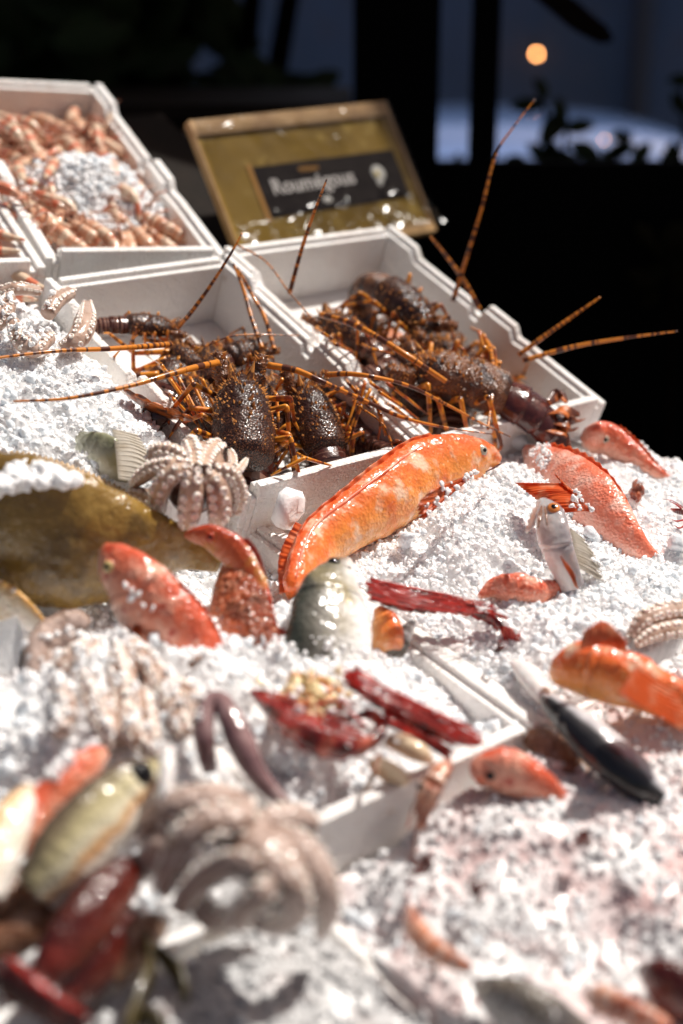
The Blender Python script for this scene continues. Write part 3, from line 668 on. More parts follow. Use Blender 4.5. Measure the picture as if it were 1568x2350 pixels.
fish('red_fish', 'small glossy red fish half sunk in ice below the pale silver fish', 'fish',
     [(1100, 1368, .026, 6, 6), (1130, 1352, .03, 20, 20), (1175, 1350, .034, 34, 38), (1225, 1358, .032, 32, 38), (1285, 1354, .024, 18, 20), (1338, 1352, .016, 6, 6)],
     (.1, -.85, .5), M_CORAL, .7, None, lump=.14)
fish('silver_fish', 'thin silver fish lying along the back rim beside the red head', 'fish',
     [(1225, 1025, .004, 5, 5), (1270, 1018, .008, 12, 12), (1330, 1028, .01, 13, 13), (1390, 1050, .006, 6, 6)], (.2, -.9, .4), M_GREYF, .5, None)
# brown flatfish
R = [(-110, 1180, .0, 110, 110), (-30, 1190, .008, 150, 150), (60, 1205, .014, 155, 175), (160, 1225, .014, 142, 175), (260, 1240, .010, 112, 150), (350, 1252, .004, 78, 100), (430, 1262, -.004, 42, 52), (505, 1300, -.01, 14, 16)]
t = fish('flatfish', 'large smooth olive brown flatfish lying across the left side', 'fish', R, (.12, -.95, .25), M_OLIVE, .40, None, gill=0, mouth=0, lump=.035, N=90, n=64, P=P2, sink=0)
child_fin(t.o, [(-60, 1052, .006), (60, 1060, .01), (180, 1095, .01), (300, 1150, .006), (400, 1212, .0)], [(-70, 1036, .002), (70, 1040, .006), (190, 1078, .006), (312, 1138, .002), (415, 1207, -.004)], M_FINB, 40, P2, nm='fringe_fin')
fish('flatfish', 'pale beige flatfish tail at the left edge below the brown flatfish', 'fish', [(-60, 1350, .04, 40, 60), (0, 1368, .042, 36, 56), (55, 1400, .038, 26, 44), (105, 1440, .03, 10, 18), (130, 1470, .02, 4, 6)], (.5, -.8, .3), M_CREAM, .25, None, gill=0, mouth=0)
V, F = board(P1, *[0]*6); c = [W(x, y, h) for x, y, h in ((-20, 1430, .03), (40, 1415, .05), (58, 1450, .045), (35, 1545, .015), (-20, 1545, .01))]
c2 = [q-P1.n*.012+A([.004, .004, 0]) for q in c]
solo('foam_scrap', c+c2, [(0, 1, 2, 3, 4), (9, 8, 7, 6, 5)]+[(i, i+5, (i+1) % 5+5, (i+1) % 5) for i in range(5)], FOAM, 'broken white foam scrap at the left edge beside the brown octopus', 'scrap', smooth=False)
# john dory in the left ice
t = fish('silver_fish', 'silvery green fish buried in ice showing a fanned ribbed fin', 'fish', [(150, 1010, .0, 20, 20), (190, 1030, .012, 42, 44), (235, 1050, .018, 54, 56), (270, 1085, .012, 44, 40), (290, 1120, .0, 20, 20)], (.7, -.6, .4), M_DORY, .35, None, P=P2, gt=.5)
child_fin(t.o, [(258, 985, .03), (266, 1040, .032), (272, 1100, .026)], [(318, 1000, .022), (342, 1050, .02), (330, 1110, .014)], M_FINP, 12, P2, nm='side_fin', bow=.004)

# mid and near fish on the right
t = fish('orange_fish', 'rounded glossy orange fish with a folded lobe at the right edge', 'fish', [(1270, 1540, .04, 16, 16), (1290, 1540, .046, 44, 40), (1350, 1535, .054, 60, 62), (1430, 1560, .054, 62, 60), (1510, 1592, .046, 54, 50), (1600, 1635, .036, 44, 40)],
     (.3, -.85, .4), M_GURN, .75, None, gill=.10, mouth=0, lump=.08, N=80)
child_fin(t.o, [(1330, 1490, .075), (1385, 1480, .08), (1440, 1500, .075)], [(1338, 1450, .09), (1385, 1424, .1), (1436, 1468, .09)], M_FINO, 5, nm='lobe_fin', bow=.006, ser=.03)
child_fin(t.o, [(1420, 1590, .09), (1440, 1560, .095), (1460, 1530, .09)], [(1575, 1680, .06), (1580, 1640, .065), (1560, 1590, .065)], M_FINO, 7, nm='pectoral_fin', bow=.004)
fish('dark_backed_fish', 'dark backed silver fish lying diagonally at the right', 'fish', [(1246, 1600, .03, 8, 8), (1268, 1615, .032, 24, 22), (1318, 1660, .032, 40, 40), (1385, 1722, .026, 50, 48), (1455, 1780, .018, 46, 44), (1510, 1822, .008, 24, 22), (1530, 1838, .002, 10, 10)], (-.62, .68, .45), M_MACK, .75, None, gill=.05)
fish('brown_fish', 'brown fish in the shade under the dark backed fish', 'fish', [(1205, 1680, -.004, 18, 18), (1240, 1700, .0, 34, 34), (1300, 1745, -.004, 42, 40), (1350, 1790, -.014, 30, 30)], (-.5, .6, .5), M_BROWN, .6, None)
fish('red_fish', 'small red fish with a dark eye facing the bare box corner', 'fish', [(1090, 1790, .006, 14, 14), (1112, 1774, .012, 38, 36), (1160, 1770, .016, 50, 52), (1225, 1800, .008, 44, 46), (1290, 1850, -.01, 26, 26)], (.25, -.85, .4), M_CORAL, .65, (.17, 76, 12), BLACK)
fish('pale_fish', 'white bellied fish under clear wet ice beside the bare box corner', 'fish', [(985, 1462, -.006, 8, 8), (1030, 1482, -.002, 20, 20), (1095, 1518, -.004, 28, 28), (1165, 1560, -.006, 30, 30), (1215, 1592, -.008, 26, 26), (1240, 1606, -.01, 12, 12)], (-.5, .5, .6), M_SQUID, .7, None, gill=.03)
fish('pale_fish', 'second white fish lying along the shaded wall of the bare corner', 'fish', [(1180, 1520, .02, 12, 12), (1215, 1550, .022, 26, 26), (1245, 1590, .018, 22, 22), (1262, 1620, .01, 8, 8)], (-.5, .5, .6), M_SQUID, .7, None, gill=0)

# near left
fish('yellow_silver_fish', 'blurred silvery yellow fish with a big dark eye at the lower left', 'fish', [(392, 1772, .05, 18, 18), (360, 1776, .056, 42, 40), (305, 1806, .058, 62, 64), (230, 1878, .05, 82, 86), (150, 1965, .036, 80, 84), (80, 2050, .018, 56, 60)], (-.66, -.66, .3), M_YELL, .5, (.25, 70, 27), BLACK, gt=.36, gill=.07)
fish('coral_fish', 'blurred coral pink fish sticking out of the ice at the left', 'fish', [(240, 1728, .045, 18, 18), (215, 1745, .045, 36, 34), (165, 1790, .04, 48, 48), (110, 1850, .03, 46, 46), (70, 1915, .02, 32, 32), (50, 1960, .01, 20, 20)], (-.6, -.6, .5), M_CORAL, .7, None)
fish('cream_fish', 'blurred cream fish with an orange stripe at the left edge', 'fish', [(70, 1800, .04, 10, 10), (45, 1850, .044, 38, 38), (10, 1930, .036, 50, 50), (-40, 2050, .02, 50, 50)], (-.9, -.3, .3), M_CREAM, .5, None)
fish('dark_red_fish', 'dark red fish in shade below the silvery yellow fish', 'fish', [(325, 1975, .012, 20, 20), (290, 2010, .016, 46, 46), (225, 2080, .014, 62, 62), (150, 2175, .004, 58, 58), (90, 2255, -.006, 30, 30)], (-.6, -.5, .5), M_DKRED, .7, None)
fish('brown_fish', 'brown fish with wet glints at the left edge near the bottom', 'fish', [(165, 2055, -.01, 16, 16), (120, 2090, -.004, 36, 36), (50, 2140, -.008, 44, 44), (-40, 2200, -.02, 40, 40)], (-.5, -.7, .4), M_BROWN, .7, None)
fish('grey_fish', 'grey mottled fish cut off by the bottom edge on the right', 'fish', [(1090, 2258, -.02, 14, 14), (1130, 2282, -.014, 40, 40), (1210, 2326, -.016, 60, 60), (1320, 2390, -.03, 50, 50)], (.4, -.8, .4), M_GREYF, .7, (.2, 70, 10), GREYI)
fish('dark_red_fish', 'dark red fish at the right edge near the bottom corner', 'fish', [(1470, 2225, -.01, 14, 14), (1510, 2245, -.004, 44, 44), (1570, 2280, -.008, 56, 56), (1660, 2340, -.02, 50, 50)], (.4, -.8, .4), M_DKRED, .7, None)

fish('dark_red_fish', 'second dark red fish lying lower beside the dark red prawn', 'fish', [(330, 2090, -.02, 16, 16), (300, 2120, -.012, 40, 40), (240, 2185, -.014, 52, 52), (170, 2260, -.024, 50, 50), (100, 2330, -.03, 30, 30)], (-.6, -.5, .5), M_DKRED, .7, None)
fish('brown_fish', 'brown fish between the cream fish and the silvery yellow one', 'fish', [(130, 1985, .0, 16, 16), (95, 2010, .004, 38, 38), (30, 2060, .0, 50, 50), (-50, 2110, -.01, 46, 46)], (-.5, -.7, .4), M_BROWN, .7, None)
fish('brown_fish', 'brown fish head tucked under the big brown octopus', 'fish', [(380, 2110, -.02, 16, 16), (350, 2130, -.014, 36, 36), (300, 2180, -.02, 44, 44), (250, 2240, -.03, 34, 34)], (-.6, -.5, .5), M_BROWN, .7, None)
# ------------------------------------------------------------------ octopuses
rows0 = [(440, 1090, .05)]
O = T('octopus', 'curled octopus showing rows of pale suckers beside the lobster box', 'octopus', W(445, 1130, -.01, P2))
V, F, uv = tube([(440, 1140, .01, 50), (445, 1105, .035, 66), (455, 1080, .045, 60), (475, 1050, .04, 40)], 16, 20, lump=.1, P=P2)
O.part('mantle', V, F, M_OCT, uv)
c2 = lambda x, y, h, r: (x*.5, 991.5+y*.5, h, r)
for rr, fc in [
    ([c2(860, 180, .07, 22.6), c2(790, 195, .066, 24.7), c2(745, 250, .052, 24.7), c2(728, 310, .034, 22.6), c2(735, 360, .018, 14.4)], (-.4, .1, 1)),
    ([c2(885, 195, .075, 24.7), c2(882, 260, .066, 27.8), c2(875, 330, .05, 28.9), c2(868, 390, .034, 25.7), c2(862, 432, .02, 15.5)], (0, .1, 1)),
    ([c2(950, 200, .075, 22.6), c2(990, 250, .068, 26.8), c2(1006, 320, .052, 28.9), c2(1006, 380, .036, 26.8), c2(990, 425, .02, 16.5)], (.1, .1, 1)),
    ([c2(985, 175, .07, 20.6), c2(1050, 190, .064, 22.6), c2(1088, 245, .05, 21.6), c2(1098, 310, .034, 19.6), c2(1080, 372, .02, 12.3)], (.4, .1, 1)),
    ([c2(870, 165, .066, 20.6), c2(790, 160, .062, 22.6), c2(700, 175, .05, 20.6), c2(640, 215, .034, 16.5), c2(612, 245, .024, 8.3)], (-.2, -.5, 1)),
    ([c2(860, 135, .06, 20.6), c2(790, 95, .056, 22.6), c2(720, 95, .048, 21.6), c2(690, 130, .04, 14.4)], (-.2, -.3, 1)),
    ([c2(900, 170, .066, 18.6), c2(895, 110, .062, 24.7), c2(880, 65, .056, 22.6), c2(862, 45, .05, 12.3)], (0, -.2, 1)),
    ([c2(935, 175, .066, 18.6), c2(958, 110, .06, 23.7), c2(990, 70, .054, 21.6), c2(1010, 62, .05, 12.3)], (.1, -.2, 1)),
    ([c2(1066, 165, .05, 13.4), c2(1066, 120, .05, 12.3), c2(1056, 88, .05, 7.2)], (.2, -.2, 1)),
    ([c2(1085, 190, .05, 10.3), c2(1112, 155, .048, 10.3), c2(1132, 125, .046, 5.1)], (.2, -.2, 1)),
    ([c2(740, 320, .02, 18.6), c2(690, 305, .02, 18.6), c2(640, 285, .02, 16.5), c2(590, 275, .02, 9.3)], (-.2, .1, 1))]:
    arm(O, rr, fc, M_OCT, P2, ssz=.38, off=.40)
O = T('octopus', 'octopus arms with white suckers under ice in the left box', 'octopus', W(110, 740, 0, P2))
for rr, fc in [([(200, 700, .02, 14), (196, 740, .03, 26), (176, 780, .028, 24), (140, 800, .02, 14)], (.2, 0, 1)), ([(110, 775, .024, 20), (75, 800, .026, 22), (45, 780, .028, 20), (30, 740, .026, 16)], (-.1, -.2, 1)),
               ([(160, 672, .02, 16), (130, 690, .028, 20), (110, 720, .024, 18)], (.1, -.4, 1)), ([(-10, 745, .02, 20), (12, 715, .028, 22), (22, 680, .022, 14)], (0, -.2, 1)), ([(0, 670, .02, 14), (40, 662, .026, 16), (90, 668, .02, 12)], (0, -.4, 1))]:
    arm(O, rr, fc, M_OCTP, P2, ssz=.27)
O = T('octopus', 'speckled octopus arm curled on ice at the right edge', 'octopus', W(1510, 1450, 0))
for rr, fc in [([(1450, 1460, .03, 14), (1475, 1425, .042, 22), (1520, 1405, .046, 24), (1590, 1400, .04, 24)], (0, -.5, 1)), ([(1462, 1478, .03, 12), (1500, 1455, .036, 20), (1545, 1445, .036, 22), (1600, 1440, .03, 22)], (0, -.2, 1))]:
    arm(O, rr, fc, M_OCTP)
O = T('octopus', 'pale pinkish octopus arms half buried in ice at the left', 'octopus', W(300, 1600, .01))
for rr, fc in [([(130, 1560, .03, 20), (150, 1620, .042, 26), (140, 1680, .04, 22)], (-.3, 0, 1)), ([(240, 1480, .03, 20), (180, 1500, .042, 26), (130, 1530, .036, 22)], (-.1, -.3, 1)), ([(300, 1640, .044, 22), (320, 1700, .04, 24), (360, 1740, .03, 18)], (.1, 0, 1)), ([(390, 1560, .036, 20), (440, 1600, .042, 24), (450, 1660, .034, 18)], (.3, 0, 1)),
               ([(262, 1470, 0.038, 21), (280, 1530, 0.044, 31), (286, 1610, 0.042, 31), (275, 1700, 0.034, 24)], (-.2, -.1, 1)), ([(295, 1470, 0.038, 19), (345, 1530, 0.046, 26), (390, 1610, 0.042, 28), (425, 1690, 0.028, 21)], (.4, -.2, 1)),
               ([(190, 1540, 0.028, 19), (222, 1600, 0.040, 28), (245, 1670, 0.038, 26), (255, 1720, 0.028, 16)], (-.3, -.1, 1)), ([(330, 1560, 0.034, 16), (335, 1630, 0.038, 26), (350, 1700, 0.028, 21)], (0, -.1, 1))]:
    arm(O, rr, fc, M_OCTP)
O = T('octopus', 'small dark brown octopus curled against the coral red fish', 'octopus', W(130, 1480, .01))
for rr, fc in [([(80, 1545, .02, 20), (85, 1490, .032, 30), (120, 1445, .04, 30), (175, 1425, .044, 26), (202, 1440, .04, 16)], (.3, -.2, 1)), ([(110, 1540, .02, 22), (120, 1490, .03, 26), (160, 1470, .036, 22), (185, 1490, .03, 14)], (.3, .1, 1))]:
    arm(O, rr, fc, M_OCTB, suck=False, lump=.14)
O = T('octopus', 'big brown octopus with thick folded arms in the near foreground', 'octopus', W(560, 2010, -.02))
V, F, uv = tube([(520, 1920, .02, 34), (570, 1945, .036, 62), (625, 1985, .042, 72), (665, 2050, .03, 58), (680, 2100, .01, 34)], 22, 24, lump=.12, lsc=70)
O.part('mantle', V, F, M_OCTB, uv)
for rr, fc in [([(335, 1925, .02, 22), (360, 1878, .04, 34), (410, 1848, .055, 38), (480, 1832, .06, 36), (550, 1840, .05, 28)], (0, -.5, 1)),
               ([(375, 2040, .0, 24), (400, 1985, .03, 36), (435, 1925, .05, 42), (490, 1885, .062, 42), (550, 1880, .06, 36), (565, 1845, .055, 26)], (-.2, -.3, 1)),
               ([(640, 1915, .05, 30), (700, 1955, .05, 36), (738, 2025, .036, 38), (748, 2090, .01, 32), (740, 2140, -.02, 18)], (.5, -.1, 1)),
               ([(610, 1975, .075, 28), (660, 2020, .072, 34), (678, 2080, .05, 36), (640, 2118, .02, 30), (590, 2120, .0, 18)], (.2, .1, 1)),
               ([(600, 1990, .078, 26), (545, 1978, .074, 32), (495, 1995, .056, 33), (445, 2035, .03, 30), (415, 2085, .0, 20)], (-.1, .0, 1)),
               ([(640, 2010, .07, 24), (600, 2050, .066, 32), (560, 2085, .045, 32), (545, 2120, .02, 24)], (.1, .1, 1)),
               ([(570, 1905, .05, 22), (625, 1880, .05, 30), (680, 1876, .044, 32), (722, 1892, .034, 20)], (.1, -.3, 1)),
               ([(330, 2000, .0, 22), (350, 1960, .02, 28), (372, 1930, .034, 24), (360, 1895, .03, 16)], (-.3, -.1, 1)),
               ([(450, 2060, .0, 26), (480, 2100, -.01, 30), (530, 2110, -.02, 24)], (0, .2, 1))]:
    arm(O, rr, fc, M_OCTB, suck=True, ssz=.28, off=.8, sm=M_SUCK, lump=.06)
# squid
O = T('squid', 'purplish glossy squid arched over the pale octopus arms', 'squid', W(520, 1720, 0))
V, F, uv = tube([(482, 1770, .02, 18), (468, 1690, .045, 25), (476, 1620, .058, 24), (502, 1606, .062, 22), (530, 1650, .056, 30), (560, 1720, .044, 32), (600, 1790, .028, 24), (650, 1840, .014, 16), (676, 1858, .008, 8)], 44, 20, lump=.08)
O.part('mantle', V, F, M_PURP, uv)
O = T('squid', 'thin white squid strip standing beside the dark eyed fish', 'squid', W(385, 1790, .02))
V, F, uv = tube([(388, 1715, .075, 12), (384, 1760, .07, 19), (378, 1815, .06, 20), (370, 1860, .05, 14)], 16, 12, lump=.1); O.part('mantle', V, F, M_SQUID, uv)

# ------------------------------------------------------------------ prawns
def prawn(label, rows, m=M_PRAWN, lm=M_PRAWNB, legs=(), ant=(), fan=None, P=P1, group=None, face=(0, -.8, .6), nm='red_prawn', seg=7, eye=None, rost=None):
    R = spl(rowsW(rows, P), 60); path = R[:, :3]; r = R[:, 3]
    t_ = np.linspace(0, 1, 60)
    saw = np.where(t_ > .30, .80+.26*((t_*seg*1.7) % 1), 1.0)
    V, F, uv = loft(path, r*saw, r*saw, r*saw*.72, scr(*face), 20, lambda a, b, V: .10*nz(V, 130))
    t = T(nm, label, 'prawn', A([V[:, 0].mean(), V[:, 1].mean(), V[:, 2].min()]), group)
    t.part('body', V, F, m, uv)
    for l in legs: V, F, uv = tube(l, 10, 6, P=P); t.part('leg', V, F, lm, uv)
    for l in ant: V, F, uv = tube(l, 20, 5, P=P); t.part('antenna', V, F, lm, uv)
    if rost: V, F, uv = tube(rost, 8, 6, P=P); t.part('rostrum', V, F, m, uv)
    if eye:
        q = W(*eye[:3], P); V, F = ellips(q, (eye[3]*mpp(q),)*3); t.part('eye', V, F, BLACK)
    if fan:
        d = nrm(path[-1]-path[-4]); u = frames(path, scr(*face))[1][-1]; s = fan
        for k in range(-2, 3):
            dd = nrm(d+u*k*.32); q = path[-1]; w = nrm(np.cross(dd, A([.2, .3, .9])))
            V, F, uv = loft(np.array([q+dd*s*x for x in np.linspace(0, 1, 8)]), .0008, .0008, s*.17*np.sin(np.linspace(.5, 2.9, 8)), nrm(np.cross(dd, u)+A([1e-3, 0, 0])), 10)
            t.part('tail_flap', V, F, m, uv)
    return t
def whisk(x0, y0, x1, y1, h0, h1, r0, r1, k, spread, jit=8, bend=6):
    out = []
    for i in range(k):
        s = (i/(max(k-1, 1))-.5)
        a = (x0+random.uniform(-jit, jit), y0+s*spread[0]+random.uniform(-2, 2), h0, r0)
        b = ((x0+x1)/2+random.uniform(-jit, jit), (y0+y1)/2+s*(spread[0]+spread[1])/2+random.uniform(-bend, bend), (h0+h1)/2+random.uniform(-.004, .008), (r0+r1)/2)
        c = (x1+random.uniform(-jit*2, jit), y1+s*spread[1]+random.uniform(-3, 3), h1, r1)
        out.append([a, b, c])
    return out
random.seed(11)
prawn('dark red prawn stretched over the ice between bream and small red fish', [(846, 1352, .036, 10), (885, 1366, .036, 26), (950, 1380, .034, 32), (1020, 1386, .03, 26), (1080, 1398, .024, 22), (1130, 1420, .02, 20), (1150, 1440, .016, 16)],
      legs=whisk(850, 1352, 1070, 1394, .054, .036, 2.6, 1.8, 13, (50, 26)), ant=whisk(842, 1345, 1150, 1400, .062, .034, 2.4, 1.6, 4, (20, 20), bend=12), fan=.026, rost=[(1130, 1405, .03, 6), (1165, 1420, .03, 3)])
prawn('dark maroon prawn tightly curled on the ice', [(574, 1588, .036, 4), (600, 1602, .038, 20), (642, 1630, .04, 40), (700, 1678, .038, 46), (755, 1712, .034, 38), (810, 1716, .03, 30), (856, 1700, .03, 24), (876, 1668, .034, 20), (850, 1640, .036, 15), (800, 1650, .034, 9)],
      legs=[[(745, 1640, .05, 5), (790, 1628, .056, 5), (840, 1668, .05, 4)], [(760, 1660, .052, 5), (800, 1676, .05, 5), (835, 1690, .04, 4)], [(720, 1620, .05, 5), (770, 1608, .055, 5), (815, 1622, .05, 4)]], ant=whisk(585, 1592, 720, 1640, .06, .055, 2.5, 1.5, 5, (16, 40), 8)+whisk(640, 1640, 830, 1690, .07, .05, 2.6, 1.6, 7, (30, 50), 8), fan=.022, face=(.5, -.8, .5))
prawn('bright red prawn with a spiky bundle of long limbs over the bare corner', [(795, 1552, .046, 12), (840, 1578, .048, 26), (900, 1618, .044, 30), (960, 1655, .036, 26), (1030, 1690, .026, 18), (1095, 1706, .016, 9)],
      legs=whisk(800, 1555, 1085, 1690, .062, .03, 4.5, 3, 9, (40, 46), 14)+whisk(795, 1550, 1100, 1700, .07, .03, 2.6, 1.6, 6, (26, 40), 10)+whisk(890, 1640, 1040, 1725, .045, .012, 8, 5, 5, (36, 30), 8), ant=whisk(785, 1545, 1110, 1700, .07, .03, 3, 2, 5, (20, 24), bend=10), face=(.4, -.8, .5))
prawn('pink prawn head with a pale eye at the bare box corner', [(1032, 1745, .02, 8), (1015, 1765, .02, 26), (992, 1800, .014, 34), (975, 1850, -.004, 24), (965, 1900, -.02, 12)], M_PRPALE, M_LLEG,
      legs=[[(985, 1800, .03, 5), (955, 1840, .02, 4), (935, 1900, -.01, 3)], [(1000, 1810, .03, 5), (965, 1880, .01, 4), (950, 1960, -.03, 3)]], eye=(966, 1805, .035, 9), face=(.8, -.3, .5), nm='pale_prawn')
prawn('orange brown prawn with wet glints at the edge of the front ice', [(940, 2088, -.02, 12), (950, 2125, -.012, 28), (985, 2168, -.012, 32), (1030, 2200, -.016, 28), (1075, 2222, -.024, 16)], M_PRPALE, M_LLEG,
      legs=[[(965, 2160, -.02, 6), (960, 2210, -.03, 5)], [(1000, 2190, -.02, 6), (1000, 2235, -.035, 5)]], face=(.7, -.6, .5), nm='pale_prawn')
prawn('pale pink prawn cut off by the bottom edge at the right', [(1345, 2285, -.02, 14), (1385, 2295, -.01, 36), (1440, 2320, -.01, 42), (1520, 2365, -.02, 36)], M_PRPALE, M_LLEG, face=(.5, -.7, .5), nm='pale_prawn')
prawn('dark red prawn filling the lower left corner', [(-20, 2225, -.02, 30), (40, 2258, -.012, 52), (110, 2300, -.016, 54), (190, 2360, -.03, 40)], M_DKRED, legs=[[(60, 2230, .02, 8), (130, 2290, .01, 7), (200, 2330, -.02, 5)], [(20, 2200, .01, 8), (100, 2270, .02, 7), (170, 2310, -.01, 5)]], face=(.5, -.7, .5))
prawn('red prawn tip with thin legs at the right edge', [(1600, 1180, .034, 12), (1575, 1176, .034, 10), (1550, 1172, .03, 6), (1540, 1168, .028, 2)], legs=[[(1580, 1180, .036, 2.5), (1555, 1160, .04, 2), (1536, 1150, .034, 1)], [(1580, 1190, .036, 2.5), (1555, 1196, .038, 2), (1542, 1192, .03, 1)], [(1580, 1200, .034, 2.5), (1560, 1212, .034, 2), (1548, 1206, .03, 1)]], ant=[[(1575, 1170, .036, 1.5), (1545, 1150, .045, 1), (1520, 1145, .04, .5)]])
# crumbs and scraps
def crumb(px, py, h, r, label, m=M_DKRED, legs=2):
    q = W(px, py, h); s = mpp(q)*r
    t = T('red_scrap', label, 'scrap', q-A([0, 0, s]), group='red shell scraps on the ice')
    V, F = chunks(q[None], A([s]), True); V = V+.3*s*nz(V, 60/ (s*100))[:, None]; t.part('shell', V, F, m)
    for k in range(legs):
        a = random.uniform(0, 6.28); x = r*random.uniform(1.2, 2.2)
        V, F, uv = tube([(px, py, h, r*.4), (px+x*.6*math.cos(a), py+x*.6*math.sin(a), h+.002, r*.35), (px+x*math.cos(a+.4), py+x*math.sin(a+.4), h-.002, r*.15)], 8, 6); t.part('leg', V, F, m, uv)
crumb(1462, 1128, .026, 18, 'small brick red shell scrap on the ice under the far right red fish', M_BRICK, 3)
crumb(1340, 1920, .012, 16, 'dark red three pronged scrap on the front right ice', M_DKRED, 4)
crumb(975, 1985, -.012, 26, 'largest dark red scrap where the ice meets the bare foam', M_DKRED, 3)
crumb(1095, 2045, -.01, 20, 'oblong dark red scrap on the front right ice, below the largest scrap', M_DKRED, 3)
crumb(1276, 2205, -.022, 12, 'small round dark red scrap low on the front right ice', M_DKRED, 0)
crumb(445, 1520, .05, 16, 'tiny brown scrap on the ice ridge before the mottled fish', M_BROWN, 1)
crumb(1145, 1490, .024, 11, 'dark red scrap under the stretched prawn\'s tail', M_DKRED, 2)
# clam and crab claw
t = T('clam', 'open cream clam shell on the front rim of the bare corner', 'clam', W(890, 1775, -.01))
for k, (x, y, h, a) in enumerate([(893, 1772, .01, 52)]):
    q = W(x, y, h); s = mpp(q); X = np.stack([nrm(RT*.8-UPV*.45), nrm(RT*.3+UPV*.5-FW*.5), nrm(P1.n)], 1)
    V, F = ellips(q, (a*s, a*.62*s, a*.35*s), X, 28, 16); t.part('shell', V, F, M_CLAM)
V, F, uv = tube([(870, 1735, .03, 7), (858, 1775, .026, 8), (838, 1815, .01, 7)], 10, 8); t.part('hinge', V, F, M_BROWN, uv)
t = T('crab_claw', 'cream and orange crab claw between curled prawn and clam', 'claw', W(940, 1720, .0))
V, F, uv = tube([(890, 1700, .026, 14), (925, 1708, .03, 24), (965, 1730, .028, 22), (990, 1748, .02, 8)], 16, 14, lump=.12); t.part('pincer', V, F, M_CLAM, uv)
t = T('fish_roe', 'yellowish clump of roe on the ice above the curled prawn', 'roe', W(720, 1590, .03))
cen = np.array([W(random.gauss(715, 40), random.gauss(1592, 20), .03+random.random()*.014) for _ in range(70)])
V, F = chunks(cen, rng.uniform(.003, .007, 70), True); t.part('clump', V, F, mat('roe_yellow', (.68, .54, .30), .2, .6, noise_=[(60, (.72, .30, .14), .52, .66)], coat=.5, sss=.2))
t = T('seaweed', 'strand of olive weed on the ice at the lower left', 'seaweed', W(350, 2250, -.05))
for rr in ([(330, 2150, -.02, 26), (345, 2210, -.015, 34), (320, 2290, -.015, 36), (290, 2370, -.02, 30)], [(360, 2180, -.02, 20), (410, 2240, -.02, 28), (425, 2300, -.025, 22)], [(300, 2330, -.02, 24), (350, 2340, -.015, 30), (380, 2380, -.02, 26)]):
    V, F, uv = tube(rr, 16, 10, lump=.25, flat=.4); t.part('frond', V, F, M_SEAW, uv)

